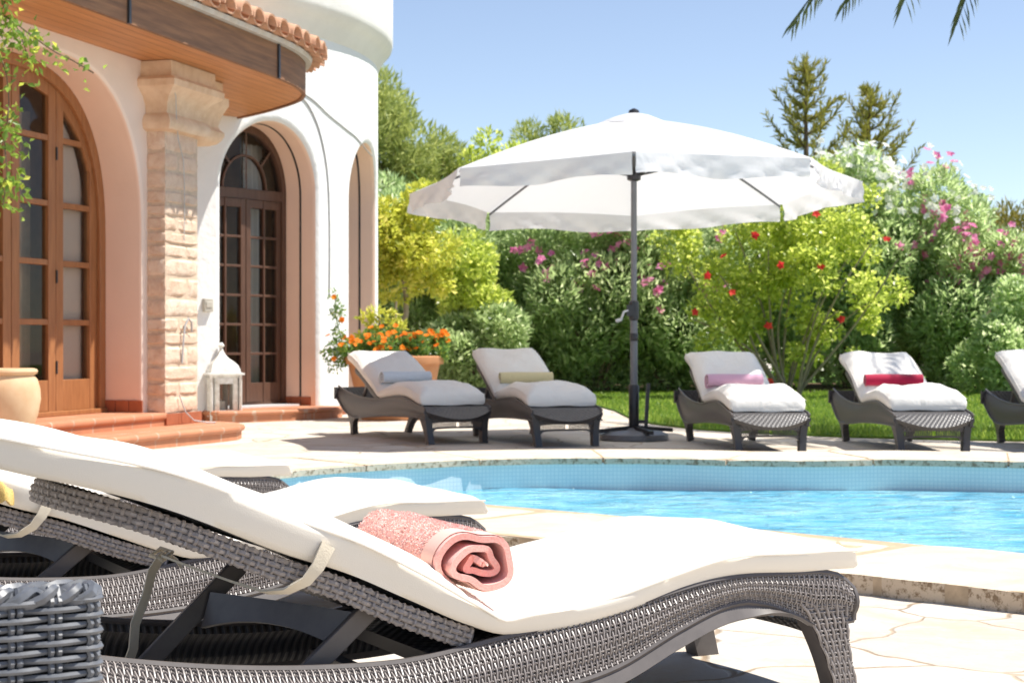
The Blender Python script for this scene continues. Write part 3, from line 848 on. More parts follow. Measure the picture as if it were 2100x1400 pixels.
# ------------------------------------------------------------------ towels
def towel_roll(name, label, mat_, length, r1, turns, seed, group=None, loose=.0, mats=None):
    root = empty(name, local=True); tag(root, label, 'towel', group)
    r = random.Random(seed); ph = [r.uniform(0, 6) for _ in range(4)]
    nu = int(turns*40); r0 = r1*.12; th = (r1-r0)/turns*.46
    def f(u, v):
        t = u*turns*2*PI; rr = r0 + (r1-r0)*u
        rr *= 1 + loose*(1-.55*u)*(.19*math.sin(2*t+ph[0]) + .10*math.sin(3.3*t+ph[1]) + .06*math.sin(5.1*t+ph[3])) + loose*.02*math.sin(3*t+ph[2])
        rr *= 1 + .02*math.sin(v*7+ph[2])
        a = -t + ph[3]*0 + PI*1.60 + turns*2*PI
        x = rr*math.cos(a); z = rr*math.sin(a)*.93
        if z < -r1*.80: z = -r1*.80 + (z+r1*.80)*.3
        yy = (v-.5)*length + .010*math.sin(t*.5+ph[2])*(1 if v > .5 else -1)*loose
        return (x, yy, z + r1*.86)
    mb = MB(); mb.shell(f, nu, 26, th, (turns, 1))
    mb.build('rolled_cloth', mat_, root, angle=70)
    if mats:   # terry loops on the outer turns
        n_ = 15000; uu = 1-.42*rng.random(n_)**1.0; vv = rng.random(n_)*.86
        P = np.array([f(a, b) for a, b in zip(uu, vv)]); P2 = np.array([f(a-.004, b) for a, b in zip(uu, vv)])
        cz_ = r1*.86; out = P - np.array([0, 0, cz_]); out[:, 1] = 0; out = unit(out)
        D = unit(out*.9 + rng.normal(size=(n_, 3))*.55); Nn = unit(np.cross(D, rng.normal(size=(n_, 3))))
        raw_mesh('terry_loops', leaf_quads(P-out*.0005, D, Nn, np.full(n_, .0062), np.full(n_, .0032)), quads(n_), M['coral_loop'], root)
    if mats:   # smooth woven border band near the open end
        def g(u, v): 
            p = f(.60+.395*u, .86+.115*v); c = f(0, .9)
            q = Vector((p[0], 0, p[2]-r1*.86)); q = q.normalized()*.0028
            return (p[0]+q.x, p[1], p[2]+q.z)
        m2 = MB(); m2.shell(g, int(nu*.4), 4, .001); m2.build('border_band', mats, root, angle=70)
    return root
ct = towel_roll('rolled_towel', 'rolled coral terry towel in the dip of the nearest lounger', M['coral'], .52, .088, 2.75, 4, loose=1.25, mats=M['coral_band'])
def on_lounger(lo, x, y, z):
    a = lo.rotation_euler.z; c, s = math.cos(a), math.sin(a)
    return Vector((lo.location.x + c*x - s*y, lo.location.y + s*x + c*y, z))
# roll axis (local +y = open end) points to the near side
ct.location = on_lounger(L1, .895, .012, .272); ct.rotation_euler = (0, 0, L1.rotation_euler.z + R(-4))
labs = [('blue','pale grey blue rolled towel on the lounger beside the planter'),('yellow','soft yellow rolled towel on the far lounger left of the pole'),
        ('pink','pink rolled towel on the far lounger right of the pole'),('crimson','crimson red rolled towel on a far lounger'),('orange','orange rolled towel on the lounger cut by the frame')]
for (k, lab), o in zip(labs, FARL):
    t = towel_roll('rolled_towel', lab, M['t_'+k], .44, .068, 2.2, len(k), 'rolled towels on the far loungers')
    dx_, dy_, da_ = {'blue':(0,.02,3),'yellow':(.01,.0,-4),'pink':(0,.03,6),'crimson':(.01,.02,-2),'orange':(0,0,4)}[k]
    t.location = on_lounger(o, 1.02+dx_, dy_, .440); t.rotation_euler = (0, 0, o.rotation_euler.z + R(da_))
yt = empty('draped_towel', local=True); tag(yt, 'golden yellow towel draped over the cushion edge of the second lounger', 'towel')
pth, pl_ = path_fn([(.06,.435),(.18,.444),(.27,.437),(.322,.418),(.334,.398),(.336,.380)])
def drape(u, v):
    y, z = pth(v); w_ = .008*math.sin(u*19)*(.3+v) + .006*math.sin(u*37+4*v)
    x = 1.372 + .24*u + .015*math.sin(5*v)
    return (x, y + w_*.8 + .006, z + (x-1.40)*.33*(1-.3*v) + abs(w_)*.8 + .004)
mb = MB(); mb.shell(drape, 40, 24, .007, (1, 1)); mb.build('cloth', M['t_gold'], yt, angle=80)
yt.location = L2.location; yt.rotation_euler = L2.rotation_euler

# ------------------------------------------------------------------ wicker armchair (only one arm inside the frame)
def armchair():
    root = empty('wicker_armchair', local=True)
    tag(root, 'blue grey chunky wicker armchair with a rounded arm in the corner of the frame', 'armchair')
    # arm: a woven post, rounded rectangle in plan, front at +x
    def arm(yc, wd, depth, h, name, fine):
        per = []
        hx, hy, rc = depth/2, wd/2, .0285
        for (cx, cy, a0) in ((hx-rc, -hy+rc, -90), (hx-rc, hy-rc, 0), (-hx+rc, hy-rc, 90), (-hx+rc, -hy+rc, 180)):
            for k in range(7):
                a = R(a0 + 15*k); per.append((cx+rc*math.cos(a), yc+cy+rc*math.sin(a)))
        per.reverse(); per.append(per[0]); n = len(per)-1
        d = [0]
        for a, b in zip(per, per[1:]): d.append(d[-1]+math.dist(a, b))
        def at(u):
            s = (u % 1.0)*d[-1] if u < 1 else d[-1]
            i = min(max(int(np.searchsorted(d, s))-1, 0), n-1); t = (s-d[i])/max(d[i+1]-d[i], 1e-9)
            return (per[i][0]+(per[i+1][0]-per[i][0])*t, per[i][1]+(per[i+1][1]-per[i][1])*t)
        def f(u, v):
            x, y = at(u); z = h*(1-v)
            return (x, y, z)
        mb = MB(); mb.shell(f, 56, 6, .004, off0=-.012); 
        P = [(per[i][0]*.985, yc+(per[i][1]-yc)*.97, h-.006) for i in range(n)]
        mb.add(P, [tuple(range(n))])
        ao = mb.build(name, M['under'], root)
        w_ = MB()
        nw = int(d[-1]/.0245); nw -= nw % 2
        nr = int(h/.0105)
        rows = [ (j+.7)/nr for j in range(nr)]
        for j, r_ in enumerate(rows):    # thick horizontal strands over and under paired uprights
            us = np.linspace(0, 1, nw*2+1); 
            off = [.0045*math.sin(PI*(u*nw/2*1.0) + PI*j + .3) for u in us]
            Pn, Nn, _, _ = eval_surf(f, list(us), [r_]*len(us))
            w_.tube((Pn + Nn*np.array(off)[:,None]).tolist(), .0043, 6, cap=False)
        for i in range(nw//2):
            for dd in (-.0055, .0055):
                u = (i+.5)/(nw/2) + dd/d[-1]*.9
                pts = []
                for j, r_ in enumerate(rows):
                    p, nn, _, _ = eval_surf(f, [u % 1], [r_]); 
                    o = -.004*math.sin(PI*(u*nw/2) + PI*j + .3)
                    pts.append(tuple(p[0] + nn[0]*o))
                p, nn, _, _ = eval_surf(f, [u % 1], [0]); pts.insert(0, tuple(p[0]-nn[0]*.012+np.array([0,0,.010])))
                w_.tube(pts, .0045, 6)
        # braided top rim and woven top
        for q in range(3):
            pts = []
            for i in range(120):
                u = i/120; x, y = at(u); a = 2*PI*u*14 + q*2*PI/3
                k = 1 - (.009+.010*math.cos(a))/max(wd/2, .02)
                pts.append((x*(1-(.010+.009*math.cos(a))/(depth/2)), yc+(y-yc)*k, h-.002+.009*math.sin(a)))
            pts.append(pts[0]); w_.tube(pts, .0075, 6, cap=False)
        for i in range(int(depth/.017)):
            x = -depth/2+.03+i*.017
            if x > depth/2-.03 or wd < .1: break
            w_.tube([(x, yc-wd/2+.02+(wd-.04)*k/8, h-.004+.004*math.sin(k*PI/1.0+i*PI+PI*k/2)) for k in range(9)], .0068, 6)
        w_.build('wicker_weave', M['wicker_arm'], ao)
    arm(.0, .058, .62, .475, 'armrest', True)
    arm(.62, .058, .62, .475, 'armrest', True)
    mb = MB(); mb.grid(lambda u, v: (-.29+.58*u, .03+.56*v, .30+.01*math.sin(PI*u)*math.sin(PI*v)), 10, 10, (.58,.52)); mb.box((0,.31,.17),(.56,.54,.25)); mb.build('seat', M['wicker_far'], root, bevel=.0)
    mb = MB(); mb.shell(lambda u, v: (-.30-.05*v, -.03+.68*u, .10+.56*v), 12, 10, .06, (.78,.62)); mb.build('backrest', M['wicker_far'], root)
    return root
ac = armchair(); ac.location = (-.812, 2.085, 0); ac.rotation_euler = (0, 0, math.atan2(.50, .866))
# ------------------------------------------------------------------ ground, pool, lawn
def smooth_closed(pts, n=12):
    P = [Vector((*p, 0)) for p in pts]; out = []; k = len(P)
    for i in range(k):
        p0, p1, p2, p3 = P[i-1], P[i], P[(i+1)%k], P[(i+2)%k]
        for j in range(n):
            t = j/n
            q = .5*((2*p1)+(p2-p0)*t+(2*p0-5*p1+4*p2-p3)*t*t+(3*p1-p0-3*p2+p3)*t**3)
            out.append((q.x, q.y))
    return out
POOL = smooth_closed([(-1.42,9.35),(-1.22,8.62),(-.72,8.18),(-.11,7.74),(.60,7.09),(1.27,6.42),(1.78,5.94),(2.6,5.25),(3.8,4.85),(5.3,5.3),(6.3,6.8),(6.2,8.6),(5.0,9.9),(4.0,10.35),(3.13,10.52),(2.45,10.72),(1.9,10.62),(1.45,10.66),(.776,10.87),(-.1,10.75),(-.75,10.35),(-1.2,9.9)], 14)
def offset(poly, d):
    n = len(poly); out = []
    for i in range(n):
        a = Vector(poly[i-2]); c = Vector(poly[(i+2)%n]); t = (c-a).normalized()
        out.append((poly[i][0] + t.y*d, poly[i][1] - t.x*d))
    return out
def area(p): return sum(p[i-1][0]*p[i][1]-p[i][0]*p[i-1][1] for i in range(len(p)))/2
if area(POOL) < 0: POOL.reverse()
OUTER = offset(POOL, .86)
MID = offset(POOL, .4)
from mathutils.geometry import tessellate_polygon
def sheet_with_hole(name, size, hole, z, m):
    # big quad ring around the hole
    n = len(hole); big = []
    c = (sum(p[0] for p in hole)/n, sum(p[1] for p in hole)/n)
    mb = MB(); V = []; F = []
    for r in (1.0, 1.5, 3.0, 8.0, 40.0):
        for p in hole: V.append((c[0]+(p[0]-c[0])*r, c[1]+(p[1]-c[1])*r, z))
    for j in range(4):
        for i in range(n): F.append((j*n+i, j*n+(i+1)%n, (j+1)*n+(i+1)%n, (j+1)*n+i))
    mb.add(V, F)
    return mb.build(name, m, None, smooth=False)
ter = sheet_with_hole('terrace', 200, MID, 0, M['flag']); tag(ter, kind='structure')
# coping: separate slabs with open joints
mb = MB(); n = len(POOL); per = [0]
for i in range(n): per.append(per[-1] + math.dist(POOL[i], POOL[(i+1)%n]))
tot = per[-1]; rr = random.Random(3)
def ring_at(s, o):
    s = s % tot; i = min(int(np.searchsorted(per, s, side='right'))-1, n-1); t = (s-per[i])/(per[i+1]-per[i])
    ring = POOL if o == 0 else OUTER
    a = Vector(ring[i]); b = Vector(ring[(i+1)%n]); return a.lerp(b, t)
s = 0
while s < tot - .3:
    ln = rr.uniform(.75, 1.05)
    if tot - s - ln < .5: ln = tot - s
    g = .007; hz = .066 + rr.uniform(-.004, .005)
    k = max(4, int(ln/.07)); cols = 8
    skew0, skew1 = 0, 0
    split = rr.random() < .30
    V = []; F = []
    rows = []
    for i in range(k+1):
        ss = s + g + (ln-2*g)*i/k
        pts = []
        for j in range(cols+1):
            w = j/cols
            sk = skew0*(1-i/k)*(w-.5)
            a = ring_at(ss+sk, 0); b = ring_at(ss+sk, 1)
            jit = (rr.uniform(-.014, .010) if j in (0, cols) else 0)
            p = a.lerp(b, w); d = (b-a).normalized()
            p = p + d*(jit + (-.02 if j == 0 else 0))
            zz = hz + rr.uniform(-.0012, .0012) - (.008 if j in (0, cols) else 0) - (.003 if i in (0, k) else 0)
            pts.append((p.x, p.y, zz))
        rows.append(pts)
    m_ = cols+1
    for pts in rows: V += pts
    base = len(V)
    for ri, pts in enumerate(rows):
        V += [(pts[0][0]+0, pts[0][1], .022), (pts[-1][0], pts[-1][1], -.01)]
    for i in range(k):
        for j in range(cols): F.append((i*m_+j, (i+1)*m_+j, (i+1)*m_+j+1, i*m_+j+1))
        F.append((i*m_, base+2*i, base+2*i+2, (i+1)*m_)); F.append((i*m_+cols, (i+1)*m_+cols, base+2*i+3, base+2*i+1))
        F.append((base+2*i, base+2*i+1, base+2*i+3, base+2*i+2))
    F.append(tuple(list(range(0, m_)) + [base+1, base])); F.append(tuple(list(range(k*m_+cols, k*m_-1, -1)) + [base+2*k, base+2*k+1]))
    mb.add(V, F); s += ln
cop = mb.build('pool_coping', M['coping'], None, smooth=True, angle=30); tag(cop, kind='structure')
# grout bed under the slabs
mb = MB(); bo_ = offset(POOL, .002); bi_ = offset(POOL, .852)
V = [(p[0], p[1], .0615) for p in bo_] + [(p[0], p[1], .0615) for p in bi_] + [(p[0], p[1], 0) for p in bi_] + [(p[0], p[1], .035) for p in bo_]
F = []
for i in range(n):
    j = (i+1) % n; F += [(i, j, n+j, n+i), (n+i, n+j, 2*n+j, 2*n+i), (i, j, 3*n+j, 3*n+i)]
mb.add(V, F); gb = mb.build('coping_grout', simple('coping_grout', (.56,.42,.28), .95, .1, .15, 20), None); tag(gb, kind='structure')
# basin
mb = MB(); V = []; U = []; F = []
lv = [.03, -.06, -.14, -.5, -1.4]
for zl in lv:
    for i in range(n+1):
        p = POOL[i % n]; V.append((p[0], p[1], zl)); U.append((per[i], zl))
for j in range(len(lv)-1):
    for i in range(n): F.append((j*(n+1)+i, j*(n+1)+i+1, (j+1)*(n+1)+i+1, (j+1)*(n+1)+i))
V += [(p[0], p[1], -1.4) for p in POOL]; b0 = len(lv)*(n+1)
F.append(tuple(b0+i for i in range(n))); U += [(p[0], p[1]) for p in POOL]
mb.add(V, F, U); po = mb.build('pool_basin', M['mosaic'], None); tag(po, kind='structure')
# water surface with real low ripples
wx0, wx1, wy0, wy1 = -1.6, 6.5, 4.6, 11.1
def inside(px, py, poly):
    c = False; k = len(poly); j = k-1
    for i in range(k):
        xi, yi = poly[i]; xj, yj = poly[j]
        if (yi > py) != (yj > py) and px < (xj-xi)*(py-yi)/(yj-yi)+xi: c = not c
        j = i
    return c
PO = offset(POOL, .03)
mb = MB(); nxg, nyg = 230, 190; V = []; F = []
waves = [(rr.uniform(3,11), rr.uniform(0,2*PI), rr.uniform(0,6)) for _ in range(9)]
def wz(x, y): return -.13 + sum(.0026*(5/k)*math.sin(k*(x*math.cos(a)+y*math.sin(a))+p) for k, a, p in waves)
gx = np.linspace(wx0, wx1, nxg+1); gy = np.linspace(wy0, wy1, nyg+1)
for x in gx:
    for y in gy: V.append((x, y, wz(x, y)))
for i in range(nxg):
    for j in range(nyg):
        cx_, cy_ = (gx[i]+gx[i+1])/2, (gy[j]+gy[j+1])/2
        if inside(cx_, cy_, PO): F.append((i*(nyg+1)+j, (i+1)*(nyg+1)+j, (i+1)*(nyg+1)+j+1, i*(nyg+1)+j+1))
mb.add(V, F); wa = mb.build('pool_water', M['water'], None); tag(wa, kind='structure')
# lawn
LAWN = [(-2.2,26),(-.9,24.6),(.2,23.2),(1.0,21.6),(1.18,19.5),(1.22,17.6),(1.36,16.4),(1.70,15.4),(2.15,14.75),(2.75,14.2),(3.5,13.8),(4.4,13.5),(6,13.3),(12,13.6),(30,20),(30,45),(-14,45),(-14,27)]
mb = MB(); nL = len(LAWN)
mb.add([(p[0], p[1], .02) for p in LAWN] + [(p[0], p[1], -.02) for p in LAWN], [tuple(range(nL))] + [(i, (i+1)%nL, nL+(i+1)%nL, nL+i) for i in range(nL)])
lw = mb.build('lawn', M['lawn'], None, smooth=False); tag(lw, kind='structure')
# grass blades
nb = 60000
xs = rng.uniform(-1.5, 7.2, nb*2); ys = 13.3 + 13.7*rng.uniform(0, 1, nb*2)**1.5
okm = np.array([inside(a, b, LAWN) for a, b in zip(xs, ys)]); xs = xs[okm][:nb]; ys = ys[okm][:nb]; nb = len(xs)
h = rng.uniform(.03, .065, nb); a = rng.uniform(0, 2*PI, nb); w = rng.uniform(.004, .008, nb)*(1+(ys-13)/14)
lx = rng.normal(0, .02, nb); ly = rng.normal(0, .02, nb)
V = np.empty((nb*4, 3)); dx, dy = np.cos(a)*w, np.sin(a)*w
V[0::4] = np.c_[xs-dx, ys-dy, np.full(nb, .018)]; V[1::4] = np.c_[xs+dx, ys+dy, np.full(nb, .018)]
V[2::4] = np.c_[xs+dx*.3+lx, ys+dy*.3+ly, .02+h]; V[3::4] = np.c_[xs-dx*.3+lx, ys-dy*.3+ly, .02+h]
gr = raw_mesh('grass', V, np.arange(nb*4).reshape(-1, 4), M['grass']); tag(gr, kind='stuff')
# soil bed under the shrubs
mb = MB(); mb.grid(lambda u, v: (-12+34*u, 25.9+5*v+.35*math.sin(9*u), .035+.05*math.sin(PI*v)+.02*math.sin(40*u)), 60, 6); sb_ = mb.build('soil_bed', M['soil'], None); tag(sb_, kind='structure')

# ------------------------------------------------------------------ villa
villa = empty('villa', (-4.2, 15.5, 0)); tag(villa, 'white rendered villa with a round tower, arched wooden doors and a tiled porch roof', 'villa')
OX, OY = -2.8, 13.8; UX, UY = .275, .9614; NX, NY = .9614, -.275
def FA(a, nn, z): return (OX+UX*a+NX*nn, OY+UY*a+NY*nn, z)
FN = -.17
TCX, TCY, TR = -6.0, 20.2, 4.4
def f_map(s, z, dep): return FA(s, FN-dep, z)
def t_map(s, z, dep):
    ph = s/TR; r = TR-dep
    return (TCX+r*math.cos(ph), TCY+r*math.sin(ph), z)
def outline(sc, r, sp, top, p=2.0, z0=0, o=0.0, n=40):
    """arch outline from the left foot over the crown to the right foot, grown outward by o"""
    pts = [(sc-r-o, z0), (sc-r-o, z0+(sp-z0)*.5), (sc-r-o, sp)]
    for k in range(1, n):
        t = PI - PI*k/n; c, s_ = math.cos(t), math.sin(t)
        x = math.copysign(abs(c)**(2/p), c); y = abs(s_)**(2/p)
        pts.append((sc + (r+o)*x, sp + (top-sp+o)*y))
    pts += [(sc+r+o, sp), (sc+r+o, z0+(sp-z0)*.5), (sc+r+o, z0)]
    return pts
def arch_wall(mb, mp, s0, s1, z0, z1, arches, mb_rev):
    cur = s0; zt_ = z1
    def strip(a, b):
        k = max(1, int((b-a)/.12)); zz = [z0, (z0+z1)/2, z1]
        V = []; F = []
        for i in range(k+1):
            for z in zz: V.append(mp(a+(b-a)*i/k, z, 0))
        for i in range(k):
            for j in range(2): F.append((i*3+j, (i+1)*3+j, (i+1)*3+j+1, i*3+j+1))
        mb.add(V, F)
    for (sc, r, sp, top, fil, dep, p) in arches:
        e = fil
        strip(cur, sc-r-e)
        o0 = outline(sc, r, sp, top, p, z0, e)
        # wall above the arch
        V = []; F = []
        arc = [q for q in o0 if q[1] >= sp-1e-6]
        for (a, z) in arc: V += [mp(a, z, 0), mp(a, z1, 0)]
        for i in range(len(arc)-1): F.append((2*i, 2*i+2, 2*i+3, 2*i+1))
        mb.add(V, F)
        # rounded edge
        rings = []
        for k in range(6):
            t = k/5*PI/2; rings.append((e*(1-math.sin(t)), e*(1-math.cos(t))))
        def rg(mbx, rings):
            V = []; F = []; m_ = None
            for (o, d) in rings:
                pts = outline(sc, r, sp, top, p, z0, o); m_ = len(pts)
                for (a, z) in pts: V.append(mp(a, z, d))
            for j in range(len(rings)-1):
                for i in range(m_-1): F.append((j*m_+i, j*m_+i+1, (j+1)*m_+i+1, (j+1)*m_+i))
            mbx.add(V, F)
        rg(mb, rings[:4])
        rg(mb_rev, rings[3:] + [(0, e+(dep-e)*.5), (0, dep)])
        cur = sc+r+e
    strip(cur, s1)
# porch facade
BA = dict(sc=-1.4, r=1.33, sp=1.60, top=2.93, p=2.5)
mbw, mbr = MB(), MB()
arch_wall(mbw, f_map, -5.2, .62, 0, 3.06, [(BA['sc'], BA['r'], BA['sp'], BA['top'], .035, .40, BA['p'])], mbr)
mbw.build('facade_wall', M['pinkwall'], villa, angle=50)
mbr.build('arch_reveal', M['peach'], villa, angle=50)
# wall turning back behind the pillar and the far return of the porch
mb = MB(); p0 = FA(.62, FN, 0); p1 = (-3.85, 16.35)
mb.add([(p0[0],p0[1],0),(p1[0],p1[1],0),(p1[0],p1[1],4.2),(p0[0],p0[1],4.2)], [(0,1,2,3)])
a0 = FA(-5.2, FN, 0); b0_ = FA(-5.2, -4, 0)
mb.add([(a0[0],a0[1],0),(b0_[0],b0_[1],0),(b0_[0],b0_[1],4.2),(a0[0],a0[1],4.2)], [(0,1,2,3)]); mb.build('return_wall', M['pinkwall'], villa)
# tower
mbw, mbr = MB(), MB()
ar = []
for c in (-36.1, -7.8, 20.5, 48.8):
    ar.append((R(c)*TR, .70, 2.36, 3.06, .07, .464, 2.0))
arch_wall(mbw, t_map, R(-150)*TR, R(150)*TR, 0, 4.25, ar, mbr)
mbw.build('tower_wall', M['plaster'], villa, angle=60)
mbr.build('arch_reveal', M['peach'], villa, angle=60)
mb = MB(); prof = [(TR-.02, 4.02), (TR+.015, 4.06), (TR+.05, 4.16), (TR+.11, 4.24), (TR+.165, 4.30), (TR+.18, 4.36), (TR+.18, 4.98), (TR+.14, 5.05), (TR-.3, 5.08)]
mb.lathe(prof, (TCX, TCY, 0), 120); mb.build('tower_cornice', M['cornice'], villa, angle=50)
# shutter grooves in the tower reveals (recessed dark strips)
for (sc, r, sp, top, e, dep, p) in ar[:2]:
    mb = MB(); pts = outline(sc, r-.004, sp, top-.004, p, .1, 0); q = [t_map(a, z, .20) for a, z in pts]; q2 = [t_map(a, z, .222) for a, z in pts]
    m_ = len(q); pi_ = outline(sc, r-.007, sp, top-.007, p, .1, 0)
    q3 = [t_map(a, z, .20) for a, z in pi_]; q4 = [t_map(a, z, .222) for a, z in pi_]
    mb.add(q+q2+q3+q4, [(2*m_+i, 2*m_+i+1, 3*m_+i+1, 3*m_+i) for i in range(m_-1)] + [(i, i+1, 2*m_+i+1, 2*m_+i) for i in range(m_-1)] + [(m_+i, m_+i+1, 3*m_+i+1, 3*m_+i) for i in range(m_-1)])
    mb.build('shutter_groove', M['dark_metal'], villa)

def wbar(mb, mp, s0, s1, z0, z1, d0, d1):
    P = [mp(s, z, d) for d in (d0, d1) for s, z in ((s0,z0),(s1,z0),(s1,z1),(s0,z1))]
    mb.add(P, [(0,1,2,3),(7,6,5,4),(0,4,5,1),(1,5,6,2),(2,6,7,3),(3,7,4,0)])
def arch_band(mb, mp, sc, r, sp, top, p, z0, w, d0, d1):
    A = outline(sc, r, sp, top, p, z0, 0); B = outline(sc, r, sp, top, p, z0, -w); m_ = len(A)
    V = [mp(a, z, d) for d in (d0, d1) for S_ in (A, B) for a, z in S_]; F = []
    for i in range(m_-1):
        F += [(i, i+1, m_+i+1, m_+i), (m_+i, m_+i+1, 3*m_+i+1, 3*m_+i), (2*m_+i, 2*m_+i+1, 3*m_+i+1, 3*m_+i), (i, i+1, 2*m_+i+1, 2*m_+i)]
    F += [(0, m_, 3*m_, 2*m_), (m_-1, 2*m_-1, 4*m_-1, 3*m_-1)]
    mb.add(V, F)
def arch_z(sc, r, sp, top, p, a):
    k = min(abs(a-sc)/r, 1); return sp + (top-sp)*(max(0, 1-k**p))**(1/p)

# big arched door of the porch
D0, D1 = .36, .44
mb = MB(); arch_band(mb, f_map, BA['sc'], BA['r'], BA['sp'], BA['top'], BA['p'], .26, .09, D0-.03, D1); wbar(mb, f_map, -2.73, -.07, .225, .262, D0-.05, D1+.05)
door = mb.build('arched_door', M['door'], villa, bevel=.006)
fr_, fs_ = .09, BA['r']-.09
def leafset(parent, mp, sc, r, sp, top, p, z0, cols, rows, wood_, d0, d1, stile, rail=.045, bottom=.24):
    """one door leaf per (a0, a1): stiles, rails, glass"""
    for (a0, a1) in cols:
        mb = MB()
        def top_at(a): return arch_z(sc, r, sp, top, p, a)
        # stiles follow the arch
        for (b0, b1) in ((a0, a0+stile), (a1-stile, a1)):
            k = 5; V = []
            for i in range(k+1):
                a = b0+(b1-b0)*i/k
                for d in (d0, d1):
                    V += [mp(a, z0, d), mp(a, max(top_at(a), z0+.1), d)]
            F = []
            for i in range(k):
                j = 4*i
                F += [(j, j+4, j+5, j+1), (j+2, j+3, j+7, j+6), (j+1, j+5, j+7, j+3)]
            F += [(0,1,3,2), (4*k, 4*k+2, 4*k+3, 4*k+1)]
            mb.add(V, F)
        # curved head
        k = 14; V = []
        for i in range(k+1):
            a = a0+(a1-a0)*i/k; t = top_at(a)
            for d in (d0+.004, d1-.004): V += [mp(a, max(t-.10, z0), d), mp(a, t, d)]
        F = []
        for i in range(k):
            j = 4*i; F += [(j, j+4, j+5, j+1), (j+2, j+3, j+7, j+6), (j, j+2, j+6, j+4)]
        mb.add(V, F)
        wbar(mb, mp, a0+stile, a1-stile, z0, z0+bottom, d0+.003, d1-.003)
        for z in rows:
            if z+rail < min(top_at(a0+stile), top_at(a1-stile))+.25: wbar(mb, mp, a0+stile, a1-stile, z, z+rail, d0+.005, d1-.005)
        lf = mb.build('door_leaf', wood_, parent, bevel=.004)
        g = MB(); V = []
        for i in range(13):
            a = a0+.01+(a1-a0-.02)*i/12; V += [mp(a, z0+.05, (d0+d1)/2), mp(a, max(top_at(a)-.03, z0+.06), (d0+d1)/2)]
        g.add(V, [(2*i, 2*i+2, 2*i+3, 2*i+1) for i in range(12)]); g.build('pane', M['glass'], parent, smooth=False)
rows_big = [.927, 1.385, 1.838, 2.34]
leafset(door, f_map, BA['sc'], fs_, BA['sp'], BA['top']-.09, BA['p'], .262, [(-2.63,-2.02),(-2.015,-1.405),(-1.395,-.785),(-.78,-.165)], rows_big, M['door'], D0, D1-.02, .105)
for z in (.55, 1.25, 2.2): mb = MB(); wbar(mb, f_map, -.79, -.775, z, z+.10, D0-.012, D0+.003); mb.build('hinge', M['dark_metal'], door)
# tower doors
for gi, (sc, r, sp, top, e, dep, p) in enumerate(ar[:3]):
    mb = MB(); d0, d1 = dep-.05, dep+.03
    arch_band(mb, t_map, sc, r, sp, top, p, .16, .075, d0-.02, d1); wbar(mb, t_map, sc-r+.07, sc+r-.07, 2.29, 2.40, d0-.015, d1)
    wbar(mb, t_map, sc-r, sc+r, .13, .165, d0-.03, d1+.04)
    # fanlight bars
    def pol(t, q): return (sc+q*math.cos(t), 2.40+q*math.sin(t)*.98)
    for t in (45, 90, 135):
        for k in range(6):
            q0 = .0 if t == 90 else .36; a, b = pol(R(t), q0+(.62-q0)*k/6), pol(R(t), q0+(.62-q0)*(k+1)/6)
            s_, c_ = math.sin(R(t))*.014, math.cos(R(t))*.014
            V = [t_map(a[0]-s_, a[1]+c_, d0), t_map(a[0]+s_, a[1]-c_, d0), t_map(b[0]+s_, b[1]-c_, d0), t_map(b[0]-s_, b[1]+c_, d0)]
            V += [t_map(a[0]-s_, a[1]+c_, d1-.02), t_map(a[0]+s_, a[1]-c_, d1-.02), t_map(b[0]+s_, b[1]-c_, d1-.02), t_map(b[0]-s_, b[1]+c_, d1-.02)]
            mb.add(V, [(0,1,2,3),(7,6,5,4),(0,4,5,1),(2,6,7,3)])
    for k in range(16):
        t0, t1 = PI*k/16, PI*(k+1)/16
        V = [t_map(*pol(t, q), d) for d in (d0+.003, d1-.02) for t, q in ((t0,.34),(t0,.366),(t1,.366),(t1,.34))]
        mb.add(V, [(0,1,2,3),(7,6,5,4),(0,4,7,3),(1,2,6,5)])
    td = mb.build('arched_door', M['doordark'], villa, bevel=.004)
    for (a0, a1) in ((sc-.62, sc-.005), (sc+.005, sc+.62)):
        lm = MB(); z0 = .166; st = .075
        for (b0, b1) in ((a0, a0+st), (a1-st, a1), ((a0+a1)/2-.013, (a0+a1)/2+.013)):
            wbar(lm, t_map, b0, b1, z0, 2.288, d0+.004, d1-.01)
        wbar(lm, t_map, a0, a1, z0, z0+.20, d0+.002, d1-.012); wbar(lm, t_map, a0, a1, 2.20, 2.286, d0+.002, d1-.012)
        for k in range(1, 6): z = z0+.20 + (2.20-z0-.20)*k/6; wbar(lm, t_map, a0+st, a1-st, z-.013, z+.013, d0+.006, d1-.014)
        lm.build('door_leaf', M['doordark'], td, bevel=.003)
    g = MB(); V = []
    for i in range(13):
        a = sc-.64+1.28*i/12; V += [t_map(a, .2, d0+.03), t_map(a, arch_z(sc, r, sp, top, p, a)-.02, d0+.03)]
    g.add(V, [(2*i, 2*i+2, 2*i+3, 2*i+1) for i in range(12)]); g.build('pane', M['glass'], td, smooth=False)
    # curtains hang behind the glass
    for (a0, a1) in ((sc-.60, sc-.34), (sc+.20, sc+.60)):
        cm = MB(); cm.grid(lambda u, v: t_map(a0+(a1-a0)*u, .2+2.7*v, d1+.16+.03*math.sin(u*26)+.01*math.sin(7*v)), 40, 4); cm.build('pane_backing', M['pane_backing'], td)
cm = MB(); cm.grid(lambda u, v: f_map(-.76+.58*u, .28+(arch_z(-1.4, 1.2, 1.6, 2.8, 2.5, -.76+.58*u)-.3)*v, D1+.012), 20, 6); cm.build('blind', M['peach'], door)
